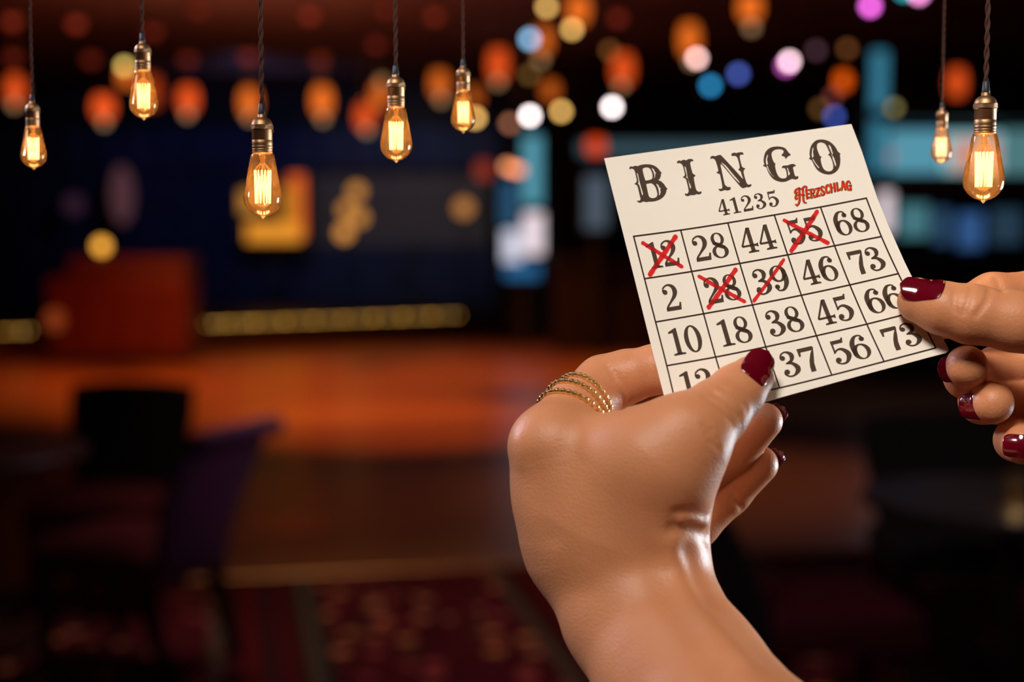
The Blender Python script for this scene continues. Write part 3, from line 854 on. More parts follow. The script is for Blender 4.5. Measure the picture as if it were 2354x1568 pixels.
cg = at(2337, 1166, 4.68); cg[2] = 0.7505
cd = empty('candle_glass', cg, 'glass tumbler with a lit candle on the right table', 'candle')
MB().lathe([(0.032, 0.0), (0.036, 0.004), (0.044, 0.10), (0.0415, 0.10), (0.034, 0.012), (0.001, 0.012)], cg, 28).build('tumbler', M_clear, cd, smooth=True)
wax = MB().lathe([(0.026, 0.013), (0.026, 0.045), (0.02, 0.047)], cg, 20).build('candle', emit('glowing_wax', srgb(215, 140, 70), 1.6), cd)
MB().lathe([(0.002, 0.047), (0.008, 0.056), (0.007, 0.066), (0.0005, 0.085)], cg, 12).build('flame', emit('candle_flame', (1.0, 0.6, 0.25), 25, True), wax, smooth=True)

# ------------------------------------------------------------------ the bingo card
def card_z(py):
    return 0.56 / (1 + 0.5 * (py - 784.0) / F)


def cw(px, py, off=0.0):
    z = card_z(py)
    p = cs(px, py, z)
    return c2w(p - CN * off)[0]


# plane normal in camera space (towards the viewer)
CN = np.array([0, 0, 1.0])
_a, _b, _c = cs(1400, 400, card_z(400)), cs(1900, 400, card_z(400)), cs(1600, 850, card_z(850))
CN = np.cross(_b - _a, _c - _a); CN /= np.linalg.norm(CN)
if CN[2] < 0: CN = -CN          # points away from the viewer; subtracting moves forward


def catmull(pts, n=6, closed=True):
    pts = np.asarray(pts, float); m = len(pts); out = []
    for i in range(m if closed else m - 1):
        if closed:
            p0, p1, p2, p3 = pts[i - 1], pts[i], pts[(i + 1) % m], pts[(i + 2) % m]
        else:
            p0, p1, p2, p3 = pts[max(i - 1, 0)], pts[i], pts[i + 1], pts[min(i + 2, m - 1)]
        for k in range(n):
            t = k / n
            out.append(0.5 * ((2 * p1) + (-p0 + p2) * t + (2 * p0 - 5 * p1 + 4 * p2 - p3) * t * t + (-p0 + 3 * p1 - 3 * p2 + p3) * t ** 3))
    if not closed: out.append(pts[-1])
    return np.array(out)


def polyfill(loops):
    """outer loop + holes (2d arrays) -> verts, tris (even-odd fill)"""
    V = []; E = []
    for l in loops:
        n0 = len(V); m = len(l)
        V += [Vector((float(p[0]), float(p[1]))) for p in l]
        E += [(n0 + k, n0 + (k + 1) % m) for k in range(m)]
    ov, oe, of, _, _, _ = delaunay_2d_cdt(V, E, [], 0, 1e-5)
    tris = []
    for t in of:
        cx = sum(ov[k][0] for k in t) / 3; cy = sum(ov[k][1] for k in t) / 3; c = False
        for l in loops:
            m = len(l)
            for k in range(m):
                (x1, y1), (x2, y2) = l[k][:2], l[(k + 1) % m][:2]
                if (y1 > cy) != (y2 > cy) and cx < (x2 - x1) * (cy - y1) / (y2 - y1) + x1: c = not c
        if c: tris.append(tuple(t))
    return np.array([(p[0], p[1]) for p in ov]), tris


def ribbon(pts, caps=True, n=7, smooth=True):
    """(x, y, width) stroke -> 2d verts, faces"""
    p = np.asarray(pts, float)
    if smooth and len(p) > 2: p = catmull(p, n, False)
    d = np.gradient(p[:, :2], axis=0); d /= np.linalg.norm(d, axis=1)[:, None] + 1e-9
    nn = np.stack([-d[:, 1], d[:, 0]], 1)
    L = p[:, :2] + nn * p[:, 2:3] / 2; R = p[:, :2] - nn * p[:, 2:3] / 2
    v = list(L) + list(R); m = len(p); f = [(i, i + 1, m + i + 1, m + i) for i in range(m - 1)]
    if caps:
        for end in (0, m - 1):
            c = len(v); k = 10; r = p[end, 2] / 2; v.append(p[end, :2])
            for q in range(k): v.append(p[end, :2] + r * np.array([math.cos(2 * math.pi * q / k), math.sin(2 * math.pi * q / k)]))
            f += [(c, c + 1 + q, c + 1 + (q + 1) % k) for q in range(k)]
    return np.array(v), f


class Print:
    """flat printing on the card; collects 2d shapes already in photo pixels"""
    def __init__(self): self.v = []; self.f = []; self.n = 0

    def add(self, v, f, fn=None):
        v = np.asarray(v, float)[:, :2]
        if fn is not None: v = np.array([fn(a, b) for a, b in v])
        self.v.append(v); self.f += [tuple(i + self.n for i in q) for q in f]; self.n += len(v)

    def build(self, name, mat, off, parent):
        V = np.concatenate(self.v)
        W = np.array([cw(a, b, off) for a, b in V])
        # keep every face towards the viewer
        F2 = []
        for q in self.f:
            a = V[list(q)]
            ar = sum(a[i - 1][0] * a[i][1] - a[i][0] * a[i - 1][1] for i in range(len(q)))
            F2.append(q if ar < 0 else tuple(reversed(q)))
        return obj(name, W, F2, mat, parent)


top = [(1389, 364), (1672, 325), (1957, 285)]
right = [(1969, 316), (1981.4, 348), (2000, 405), (2016.6, 455), (2043, 520), (2080, 603), (2110, 664), (2145, 735), (2170, 782), (2180, 800), (2180.5, 806), (2175, 811)]
bottom = [(1980, 863), (1780, 917.5), (1560, 977)]
left = [(1545, 981), (1500, 806), (1450, 606)]
outline = np.array(top + right + bottom + left, float)
v2, tri = polyfill([outline])
assert len(v2) == len(outline)
n2 = len(v2)
front = np.array([cw(a, b, 0.0) for a, b in v2]); back = np.array([cw(a, b, -0.0004) for a, b in v2])
faces = []
for t in tri:
    a = v2[list(t)]
    ar = sum(a[i - 1][0] * a[i][1] - a[i][0] * a[i - 1][1] for i in range(3))
    t = t if ar < 0 else tuple(reversed(t))
    faces.append(t); faces.append(tuple(n2 + k for k in reversed(t)))
for i in range(n2):
    j = (i + 1) % n2
    faces.append((i, j, n2 + j, n2 + i))
card = obj('bingo_card', np.concatenate([front, back]), faces, M_paper, origin=cw(1760, 640))
tag(card, 'cream bingo card printed with brown numbers and red pen crosses, held by both hands', 'card')

# grid
ROWS = [[(1456.6, 543.6), (1564.7, 529.2), (1673, 512.5), (1779.8, 494.4), (1886, 476.2), (1991.3, 455.8)],
        [(1481.5, 641), (1590, 624.4), (1700.4, 605.8), (1810.5, 586), (1918.3, 565.2), (2026, 544)],
        [(1507, 740.5), (1617.3, 721.5), (1729.6, 701.2), (1842, 679), (1953.5, 655.2), (2065, 629.2)],
        [(1532.7, 841), (1645, 821), (1760.3, 797.7), (1876.6, 772), (1992.4, 745.3), (2108, 716)],
        [(1555, 936), (1674, 917), (1792, 892), (1912, 862.6), (2032.2, 831.4), (2151, 800)]]
G = np.array(ROWS)
pr = Print()
for r_ in range(5):
    pr.add(*ribbon([(*p, 3.4) for p in G[r_]], caps=False))
for c_ in range(6):
    pr.add(*ribbon([(*p, 3.4) for p in G[:, c_]], caps=False))
for r_, c_ in ((0, 0), (0, 5), (4, 5), (4, 0)):
    a, b = G[r_, c_]; pr.add([(a - 1.7, b - 1.7), (a + 1.7, b - 1.7), (a + 1.7, b + 1.7), (a - 1.7, b + 1.7)], [(0, 1, 2, 3)])
pr.build('number_grid', M_line, 0.00010, card)


def ell(cx, cy, a, b, n=28):
    return np.array([(cx + a * math.cos(2 * math.pi * k / n), cy + b * math.sin(2 * math.pi * k / n)) for k in range(n)])


def ring(o, i):
    n = len(o)
    return np.concatenate([o, i]), [(k, (k + 1) % n, n + (k + 1) % n, n + k) for k in range(n)]


def poly(pts):
    return polyfill([np.array(pts, float)])


def dot(x, y, r):
    e = ell(x, y, r, r, 16)
    return e, [tuple(range(16))]


def glyph(ch):
    """digit in a box 0.68 wide, 1 high, y up -> list of (verts, faces), advance"""
    S = []
    if ch == '0':
        S.append(ring(ell(.345, .5, .325, .51), ell(.345, .5, .155, .455))); adv = .69
    elif ch == '1':
        S += [poly([(.20, .03), (.37, .03), (.37, 1.0), (.31, 1.0), (.04, .885), (.04, .82), (.20, .845)]), poly([(.06, 0), (.52, 0), (.52, .055), (.37, .085), (.20, .085), (.06, .055)])]; adv = .56
    elif ch == '2':
        S += [dot(.145, .72, .095), ribbon([(.065, .75, .05), (.12, .89, .06), (.30, .975, .065), (.47, .89, .14), (.525, .72, .18), (.46, .54, .14), (.29, .35, .08), (.12, .17, .07), (.08, .08, .07)]),
              poly([(.04, 0), (.61, 0), (.655, .27), (.595, .28), (.545, .15), (.10, .15), (.05, .12)])]; adv = .69
    elif ch == '3':
        S += [dot(.16, .765, .095), ribbon([(.085, .80, .05), (.16, .925, .06), (.32, .975, .065), (.47, .88, .14), (.50, .76, .165), (.43, .61, .11), (.24, .535, .055)]),
              ribbon([(.24, .535, .055), (.43, .50, .11), (.565, .32, .18), (.54, .17, .165), (.38, .035, .075), (.21, .03, .065), (.095, .13, .06), (.08, .2, .05)]), dot(.165, .215, .10)]; adv = .69
    elif ch == '4':
        S += [ribbon([(.40, .97, .07), (.055, .31, .07)], caps=True), ribbon([(.04, .285, .075), (.66, .285, .085)], caps=False), poly([(.35, .03), (.51, .03), (.51, 1.0), (.37, 1.0), (.35, .90)]),
              poly([(.23, 0), (.64, 0), (.64, .055), (.51, .085), (.35, .085), (.23, .055)]), poly([(.60, .22), (.67, .20), (.67, .37), (.62, .33)])]; adv = .71
    elif ch == '5':
        S += [poly([(.11, .47), (.17, .50), (.18, .84), (.53, .84), (.585, 1.04), (.53, 1.05), (.49, .985), (.11, .985)]),
              ribbon([(.13, .50, .06), (.25, .60, .07), (.41, .59, .11), (.555, .42, .18), (.56, .25, .175), (.43, .055, .10), (.27, .02, .065), (.12, .09, .06), (.085, .19, .05)]), dot(.17, .20, .10)]; adv = .69
    elif ch in '69':
        S6 = [ring(ell(.355, .315, .32, .325), ell(.365, .305, .155, .27)), ribbon([(.545, .80, .06), (.52, .93, .06), (.40, .975, .065), (.26, .91, .12), (.135, .69, .18), (.115, .42, .175), (.14, .25, .15)]), dot(.52, .81, .095)]
        if ch == '9': S6 = [(np.stack([.69 - v[:, 0], 1 - v[:, 1]], 1), f) for v, f in S6]
        S += S6; adv = .69
    elif ch == '7':
        S += [poly([(.05, .985), (.61, .985), (.64, .93), (.60, .83), (.15, .83), (.12, .67), (.055, .67)]),
              poly([(.64, .93), (.57, .62), (.49, .33), (.47, 0), (.29, -.005), (.30, .22), (.36, .46), (.47, .70), (.57, .85)])]; adv = .66
    elif ch == '8':
        S += [ring(ell(.345, .745, .255, .26), ell(.35, .765, .125, .195)), ring(ell(.345, .255, .315, .265), ell(.335, .245, .165, .205)),
              ribbon([(.14, .64, .12), (.35, .50, .17), (.56, .38, .13)], caps=False)]; adv = .69
    return S, adv


def cell_fn(r_, c_):
    a, b, c, d = G[r_, c_], G[r_, c_ + 1], G[r_ + 1, c_ + 1], G[r_ + 1, c_]
    return lambda u, v: (1 - u) * (1 - v) * a + u * (1 - v) * b + u * v * c + (1 - u) * v * d


NUMS = [['12', '28', '44', '55', '68'], ['2', '28', '39', '46', '73'], ['10', '18', '38', '45', '66'], ['12', '26', '37', '56', '73']]
for r_ in range(4):
    for c_ in range(5):
        fn = cell_fn(r_, c_); t = NUMS[r_][c_]
        p = Print()
        tot = sum(glyph(ch)[1] for ch in t)
        H = 0.61; asp = 0.875         # cell is wider than high
        wu = H * asp
        uc = 0.505 if len(t) == 2 else 0.45
        x = uc - tot * wu / 2; base = 0.815
        if r_ == 0: base = 0.80
        for ch in t:
            S, adv = glyph(ch)
            for v, f in S:
                p.add(v, f, lambda a, b, x=x: fn(x + a * wu, base - b * H))
            x += adv * wu
        p.build('printed_number', M_ink, 0.00010, card)
# serial number
A, B, C, D = np.array([(1641, 461.5), (1788, 437), (1797, 472), (1651, 497.5)])
fq = lambda u, v: (1 - u) * (1 - v) * A + u * (1 - v) * B + u * v * C + (1 - u) * v * D
p = Print(); x = 0.02
for ch in '41235':
    S, adv = glyph(ch)
    for v, f in S: p.add(v, f, lambda a, b, x=x: fq(x + a * 0.265, 1 - b))
    x += adv * 0.265 + 0.019
p.build('serial_number', M_ink, 0.00010, card)

# BINGO, outline faces with inline cuts
z1 = lambda x, y: (1380 + x / 6.272, 270 + y / 6.272)
z2 = lambda x, y: (1660 + x / 6.533, 280 + y / 6.533)
LET = {
    'B': (z1, [(418, 735), (425, 715), (445, 707), (470, 712), (485, 702), (515, 700), (545, 702), (570, 690), (620, 680), (690, 677), (760, 690), (820, 725), (858, 768), (868, 785), (885, 797), (875, 812), (872, 840), (862, 875), (840, 905), (880, 925), (920, 965), (945, 1005), (968, 1028), (955, 1045), (945, 1090), (915, 1140), (865, 1180), (800, 1205), (740, 1215), (700, 1215), (660, 1222), (620, 1212), (595, 1225), (560, 1230), (535, 1215), (525, 1200), (550, 1205), (572, 1195), (580, 1170), (570, 1140), (545, 1030), (535, 995), (520, 975), (492, 960), (515, 940), (525, 915), (520, 880), (500, 790), (485, 755), (465, 742), (440, 740), (428, 752)],
          [[(610, 760), (615, 740), (640, 725), (680, 722), (710, 735), (730, 765), (748, 810), (752, 860), (740, 890), (700, 905), (655, 910), (640, 880), (620, 810)],
           [(662, 965), (690, 955), (730, 950), (765, 970), (795, 1010), (815, 1070), (822, 1110), (810, 1145), (780, 1162), (745, 1165), (710, 1150), (692, 1110), (675, 1030)],
           [(525, 803), (540, 815), (554, 880), (566, 930), (588, 1010), (614, 1095), (606, 1125), (592, 1085), (570, 1000), (556, 968), (543, 955), (550, 935), (545, 890), (532, 830)],
           [(740, 730), (770, 750), (787, 785), (803, 803), (793, 815), (790, 850), (776, 885), (780, 840), (768, 790)], [(805, 960), (835, 975), (852, 1010), (873, 1025), (862, 1040), (868, 1080), (850, 1128), (845, 1080), (832, 1015)]]),
    'I': (z1, [(1105, 655), (1110, 635), (1135, 622), (1165, 628), (1180, 618), (1210, 612), (1240, 620), (1262, 605), (1300, 600), (1330, 607), (1342, 620), (1335, 633), (1315, 632), (1297, 655), (1300, 690), (1325, 790), (1340, 815), (1372, 840), (1355, 858), (1348, 880), (1375, 1020), (1395, 1060), (1425, 1075), (1445, 1068), (1460, 1075), (1452, 1098), (1420, 1112), (1390, 1105), (1360, 1118), (1325, 1122), (1300, 1120), (1270, 1135), (1235, 1130), (1218, 1110), (1225, 1098), (1250, 1102), (1268, 1080), (1270, 1040), (1240, 910), (1225, 885), (1190, 862), (1210, 845), (1218, 820), (1195, 720), (1175, 680), (1150, 662), (1130, 660), (1112, 663)],
          [[(1213, 708), (1235, 735), (1257, 860), (1277, 930), (1307, 1000), (1298, 1027), (1285, 990), (1262, 890), (1235, 862), (1248, 848), (1240, 820), (1222, 750)]]),
    'G': (z2, [(1028, 492), (1022, 505), (985, 525), (965, 550), (950, 555), (940, 530), (910, 518), (888, 503), (905, 485), (920, 465), (922, 440), (900, 420), (860, 412), (800, 420), (760, 445), (742, 485), (750, 540), (775, 605), (805, 637), (795, 650), (800, 700), (820, 770), (850, 825), (885, 848), (930, 852), (965, 835), (970, 800), (960, 740), (945, 705), (920, 695), (900, 700), (897, 685), (915, 662), (950, 658), (985, 655), (1020, 642), (1060, 635), (1095, 645), (1105, 665), (1085, 672), (1065, 690), (1075, 740), (1090, 800), (1110, 825), (1130, 815), (1145, 830), (1135, 855), (1100, 868), (1055, 858), (1020, 870), (960, 897), (900, 905), (840, 895), (780, 868), (730, 820), (690, 755), (665, 690), (640, 675), (612, 660), (632, 640), (622, 590), (628, 530), (645, 470), (680, 420), (740, 385), (820, 372), (890, 378), (940, 395), (975, 430), (1000, 465)],
          [[(680, 498), (687, 510), (674, 570), (687, 635), (660, 652), (682, 668), (702, 720), (742, 790), (778, 824), (765, 820), (712, 760), (678, 690), (656, 600), (663, 540)], [(973, 693), (990, 705), (1002, 750), (1018, 775), (995, 810), (990, 770), (983, 730)]]),
    'O': (z2, [(1470, 268), (1530, 270), (1600, 292), (1660, 335), (1710, 395), (1740, 450), (1778, 482), (1768, 500), (1775, 560), (1770, 640), (1745, 710), (1700, 760), (1640, 788), (1580, 792), (1510, 775), (1440, 735), (1390, 670), (1350, 590), (1335, 575), (1303, 555), (1318, 535), (1312, 480), (1320, 410), (1345, 345), (1390, 295), (1430, 275)],
          [[(1425, 350), (1440, 325), (1470, 313), (1510, 315), (1550, 340), (1580, 390), (1600, 440), (1615, 470), (1590, 500), (1615, 515), (1640, 560), (1660, 620), (1668, 680), (1655, 725), (1620, 745), (1570, 742), (1530, 715), (1500, 660), (1482, 590), (1480, 550), (1495, 530), (1470, 515), (1445, 460), (1425, 400)],
           [(1360, 393), (1370, 405), (1364, 460), (1372, 520), (1350, 545), (1375, 570), (1402, 620), (1457, 690), (1440, 690), (1388, 620), (1358, 560), (1346, 480)], [(1598, 350), (1627, 370), (1647, 430), (1662, 480), (1640, 505), (1670, 525), (1692, 580), (1710, 640), (1700, 670), (1683, 620), (1658, 550), (1652, 505), (1648, 480), (1613, 400)]]),
}
N_out = [z1(*q) for q in ((1585, 595), (1590, 570), (1620, 555), (1660, 560), (1690, 548), (1725, 543), (1750, 556))] + [z2(*q) for q in ((100, 627), (200, 735), (302, 850), (310, 846), (290, 790), (278, 748), (243, 722), (262, 695), (258, 650), (235, 560), (215, 525), (180, 510), (150, 517), (138, 497), (150, 475), (185, 465), (215, 472), (235, 463), (270, 460), (300, 458), (318, 475), (318, 495), (290, 492), (270, 505), (265, 540), (290, 650), (310, 685), (347, 705), (330, 725), (322, 760), (350, 870), (375, 930), (400, 948), (425, 938), (440, 945), (432, 970), (400, 985), (370, 980), (340, 992), (315, 997), (285, 985), (262, 960), (130, 805), (0, 650))] + [z1(*q) for q in ((1735, 692), (1742, 730), (1790, 950), (1810, 985), (1840, 1005), (1870, 1003), (1880, 1020), (1868, 1045), (1830, 1055), (1800, 1048), (1770, 1055), (1735, 1065), (1712, 1050), (1705, 1030), (1725, 1032), (1752, 1025), (1757, 985), (1730, 850), (1720, 820), (1675, 800), (1698, 775), (1695, 740), (1665, 640), (1645, 605), (1610, 592), (1592, 603))]
N_hole = [[z1(1744, 655), z1(1766, 662), z2(60, 665), z2(160, 785), z2(258, 902), z2(248, 910), z2(160, 820), z2(40, 672)]]
idt = lambda x, y: (x, y)
LET['N'] = (idt, N_out, N_hole)
for ch in 'BINGO':
    fn, outer, holes = LET[ch]
    loops = [catmull([fn(*q) for q in outer], 4)] + [catmull([fn(*q) for q in h], 4) for h in holes]
    p = Print(); p.add(*polyfill(loops)); p.build('title_letter', M_ink, 0.00010, card)

# red logo lettering
z7 = lambda x, y: (1800 + x / 13.08, 400 + y / 13.08)
LOGO = [[(480, 440, 58), (485, 620, 56), (490, 780, 56), (470, 880, 46), (420, 950, 36), (378, 925, 24)], [(590, 470, 52), (600, 650, 52), (612, 810, 50), (645, 865, 36), (692, 872, 18)],
        [(525, 455, 34), (450, 452, 40), (385, 485, 44), (352, 550, 42), (375, 592, 40), (415, 560, 26)], [(560, 470, 30), (600, 415, 40), (655, 388, 44), (700, 405, 44), (692, 448, 28)],
        [(440, 655, 20), (520, 622, 34), (585, 650, 34), (640, 640, 18)], [(460, 635, 30), (400, 655, 38), (365, 705, 40), (388, 760, 40), (428, 735, 26)],
        [(692, 505, 52), (722, 735, 52)], [(690, 500, 26), (785, 484, 34)], [(715, 612, 24), (768, 600, 34)], [(722, 735, 26), (800, 712, 34)],
        [(828, 490, 54), (852, 715, 54)], [(835, 480, 30), (905, 470, 40), (932, 525, 46), (908, 580, 36), (850, 598, 26)], [(885, 598, 40), (938, 700, 50)],
        [(968, 462, 34), (1095, 430, 34)], [(1078, 440, 52), (990, 680, 52)], [(985, 685, 30), (1100, 652, 36)],
        [(1240, 425, 26), (1195, 390, 38), (1150, 410, 46), (1142, 470, 54), (1195, 530, 54), (1238, 585, 52), (1195, 638, 42), (1145, 628, 38), (1135, 585, 26)],
        [(1392, 385, 28), (1350, 340, 40), (1298, 380, 52), (1290, 480, 54), (1325, 565, 46), (1380, 560, 34), (1397, 512, 20)],
        [(1428, 320, 52), (1452, 550, 52)], [(1530, 298, 52), (1556, 522, 52)], [(1440, 432, 28), (1545, 410, 28)],
        [(1612, 282, 52), (1640, 500, 52)], [(1640, 502, 30), (1702, 482, 34), (1714, 440, 18)],
        [(1785, 240, 40), (1762, 480, 38)], [(1795, 240, 54), (1872, 468, 54)], [(1775, 400, 26), (1845, 385, 26)],
        [(2015, 285, 34), (1970, 228, 40), (1915, 270, 52), (1905, 370, 56), (1955, 470, 50), (2030, 475, 40)], [(2022, 360, 46), (2035, 480, 46)], [(1972, 365, 26), (2048, 350, 26)]]
for grow, dx, mat, off, nm in ((30, 2, M_dark, 0.00009, 'logo_outline'), (6, -10, M_yel, 0.00014, 'logo_shade'), (0, 2, M_red, 0.00019, 'logo_lettering')):
    p = Print()
    for s in LOGO:
        p.add(*ribbon([(x + dx, y + (6 if nm == 'logo_shade' else 0), w_ + grow) for x, y, w_ in s]), z7)
    p.build(nm, mat, off, card)

# red pen strokes
MARKS = [[[(1477, 558.5), (1520, 585), (1568, 614)], [(1553, 544), (1524, 587), (1493, 633)]],
         [[(1606.5, 635.5), (1660, 666), (1712, 694)], [(1691, 620), (1660, 664), (1628, 708)]],
         [[(1801.5, 597), (1768, 645), (1732, 693)]],
         [[(1802, 506.5), (1850, 532), (1904, 559.5)], [(1878, 486.5), (1850, 531), (1818, 578)]]]
for mk in MARKS:
    for i, s in enumerate(mk):
        w0 = (9.5, 11.5)[i % 2] if len(mk) > 1 else 8.5
        k = catmull(s, 8, False)
        st_ = [(x, y, w0 * (0.92 + 0.1 * math.sin(q * 1.7 + x))) for q, (x, y) in enumerate(k)]
        v, f = ribbon(st_, caps=False)
        m_ = len(v) // 2
        # rounded, slightly frayed ends kept as one skin so that the ink does not double up
        a0 = v[0]; a1 = v[m_]; d0 = (k[0] - k[1]) / np.linalg.norm(k[0] - k[1]) * w0 * 0.35
        b0_ = v[m_ - 1]; b1_ = v[2 * m_ - 1]; d1 = (k[-1] - k[-2]) / np.linalg.norm(k[-1] - k[-2]) * w0 * 0.3
        vv = np.concatenate([v, [a0 * .75 + a1 * .25 + d0, a0 * .25 + a1 * .75 + d0 * .9, b0_ * .75 + b1_ * .25 + d1 * .8, b0_ * .25 + b1_ * .75 + d1]])
        n_ = len(v)
        f = f + [(0, n_, n_ + 1, m_), (m_ - 1, 2 * m_ - 1, n_ + 3, n_ + 2)]
        p = Print(); p.add(vv, f); p.build('pen_stroke', M_pen, 0.00024 + 0.00003 * i, card)
# ------------------------------------------------------------------ hands
# Each hand is one continuous skin: tapered bones blended into a smooth distance field,
# meshed once and shaded smooth. Lengths in millimetres, camera-aligned axes.


def J(px, py, z, r):
    return np.array([*cs(px, py, z), r], float)


def bone(P, a, b, s=1.0):
    """tapered capsule; s flattens it in depth"""
    A = a[:3].copy(); B = b[:3].copy(); Q = P
    if s != 1.0:
        A[2] *= s; B[2] *= s
        Q = P * np.array([1, 1, s])
    ba = B - A; L2 = ba @ ba
    pa = Q - A
    t = np.clip((pa @ ba) / L2, 0, 1)
    d = np.sqrt(((pa - t[:, None] * ba) ** 2).sum(1))
    return d - (a[3] + (b[3] - a[3]) * t)


def smin(a, b, k):
    h = np.clip(0.5 + 0.5 * (b - a) / k, 0, 1)
    return b + (a - b) * h - k * h * (1 - h)


def chain(P, js, k=3.0, s=1.0):
    d = None
    for a, b in zip(js[:-1], js[1:]):
        q = bone(P, a, b, s)
        d = q if d is None else smin(d, q, k)
    return d


class Hand:
    def __init__(self, palm, fingers, palm_k, roots):
        self.palm, self.fingers, self.palm_k, self.roots = palm, fingers, palm_k, roots
        self.marks = []

    def base(self, P):
        pal = None
        for js, s, k in self.palm:
            q = chain(P, js, 6.0, s)
            pal = q if pal is None else smin(pal, q, k)
        out = None
        for js, s, kr in self.fingers:
            q = smin(pal, chain(P, js, 2.6, s), kr)
            out = q if out is None else smin(out, q, 0.9)
        return out

    def full(self, P):
        d = self.base(P)
        for pts, amp, wid in self.marks:
            dd = np.full(len(P), 1e9)
            lo = pts.min(0) - 3 * wid; hi = pts.max(0) + 3 * wid
            m = np.all((P > lo) & (P < hi), 1)
            if not m.any(): continue
            Q = P[m]; dq = np.full(len(Q), 1e9)
            for a, b in zip(pts[:-1], pts[1:]):
                ba = b - a; t = np.clip(((Q - a) @ ba) / (ba @ ba + 1e-9), 0, 1)
                dq = np.minimum(dq, ((Q - a - t[:, None] * ba) ** 2).sum(1))
            d[m] += amp * np.exp(-dq / wid ** 2)
        return d

    def front(self, px, py, z0=440.0, z1=680.0):
        zs = np.arange(z0, z1, 0.4)
        P = np.stack([(px - 1177) / F * zs, (py - 784) / F * zs, zs], 1)
        d = self.base(P)
        i = int(np.argmax(d < 0))
        if d[i] >= 0: i = int(np.argmin(d))
        return P[i]

    def mark(self, pxs, amp, wid):
        self.marks.append((np.array([self.front(x, y) for x, y in catmull(pxs, 4, False)]), amp, wid))

    def mesh(self, lo, hi, h):
        ax = [np.arange(lo[i], hi[i] + h, h) for i in range(3)]
        nx, ny, nz = map(len, ax)
        V = np.empty((nx, ny, nz), np.float32)
        YY, ZZ = np.meshgrid(ax[1], ax[2], indexing='ij')
        st = max(1, int(400000 / (ny * nz)))
        for i in range(0, nx, st):
            xs = ax[0][i:i + st]
            P = np.stack([np.repeat(xs, ny * nz), np.tile(YY.ravel(), len(xs)), np.tile(ZZ.ravel(), len(xs))], 1)
            V[i:i + st] = self.base(P).reshape(len(xs), ny, nz)
        ins = V < 0
        c = np.zeros((nx - 1, ny - 1, nz - 1), np.int8)
        for i in (0, 1):
            for j in (0, 1):
                for k in (0, 1):
                    c += ins[i:nx - 1 + i, j:ny - 1 + j, k:nz - 1 + k]
        act = (c > 0) & (c < 8)
        idx = np.full(act.shape, -1, np.int64); cells = np.argwhere(act); idx[act] = np.arange(len(cells))
        acc = np.zeros((len(cells), 3)); cnt = np.zeros(len(cells))
        cor = [(i, j, k) for i in (0, 1) for j in (0, 1) for k in (0, 1)]
        for a in cor:
            for b in cor:
                if sum(abs(a[q] - b[q]) for q in range(3)) == 1 and a < b:
                    va = V[cells[:, 0] + a[0], cells[:, 1] + a[1], cells[:, 2] + a[2]]
                    vb = V[cells[:, 0] + b[0], cells[:, 1] + b[1], cells[:, 2] + b[2]]
                    m = (va < 0) != (vb < 0)
                    t = np.where(m, va / np.where(va - vb == 0, 1, va - vb), 0)
                    for q in range(3):
                        acc[:, q] += np.where(m, a[q] + (b[q] - a[q]) * t, 0)
                    cnt += m
        v = (cells + acc / cnt[:, None]) * h + np.array(lo)
        faces = []
        for axis in range(3):
            sl0 = [slice(None)] * 3; sl1 = [slice(None)] * 3
            sl0[axis] = slice(0, -1); sl1[axis] = slice(1, None)
            e = np.argwhere(ins[tuple(sl0)] != ins[tuple(sl1)])
            o1, o2 = [q for q in range(3) if q != axis]
            e = e[(e[:, o1] > 0) & (e[:, o2] > 0) & (e[:, o1] < V.shape[o1] - 1) & (e[:, o2] < V.shape[o2] - 1)]
            q4 = []
            for d1, d2 in ((-1, -1), (0, -1), (0, 0), (-1, 0)):
                p = e.copy(); p[:, o1] += d1; p[:, o2] += d2
                q4.append(idx[p[:, 0], p[:, 1], p[:, 2]])
            q4 = np.stack(q4, 1)
            s = ins[e[:, 0], e[:, 1], e[:, 2]]
            flip = s if axis != 1 else ~s
            q4 = np.where(flip[:, None], q4, q4[:, ::-1])
            faces.append(q4)
        faces = np.concatenate(faces)
        faces = faces[(faces >= 0).all(1)]
        for it in range(4):
            d = self.full(v); g = np.zeros_like(v); e_ = 0.25
            for q in range(3):
                dv = np.zeros(3); dv[q] = e_
                g[:, q] = (self.full(v + dv) - self.full(v - dv)) / (2 * e_)
            g /= (g ** 2).sum(1)[:, None] + 1e-6
            step = np.clip(d[:, None] * g, -0.8, 0.8)
            v = v - step * 0.9
        return v, faces

    def surf(self, c, n, far=16.0):
        """point of the skin met coming from outside along -n towards c"""
        ts = np.arange(far, -far, -0.1)
        P = c + ts[:, None] * n
        d = self.full(P)
        i = int(np.argmax(d < 0))
        return P[i]


def mm(p):
    """camera-space millimetres -> world metres"""
    return c2w(np.asarray(p) / 1000.0)


_cs0 = cs
cs = lambda px, py, z: _cs0(px, py, z)


def build_hand(H, lo, hi, h, base_px, label):
    v, f = H.mesh(lo, hi, h)
    o = obj('hand', mm(v), f, M_skin, origin=mm(_cs0(*base_px))[0], smooth=True)
    return tag(o, label, 'hand')


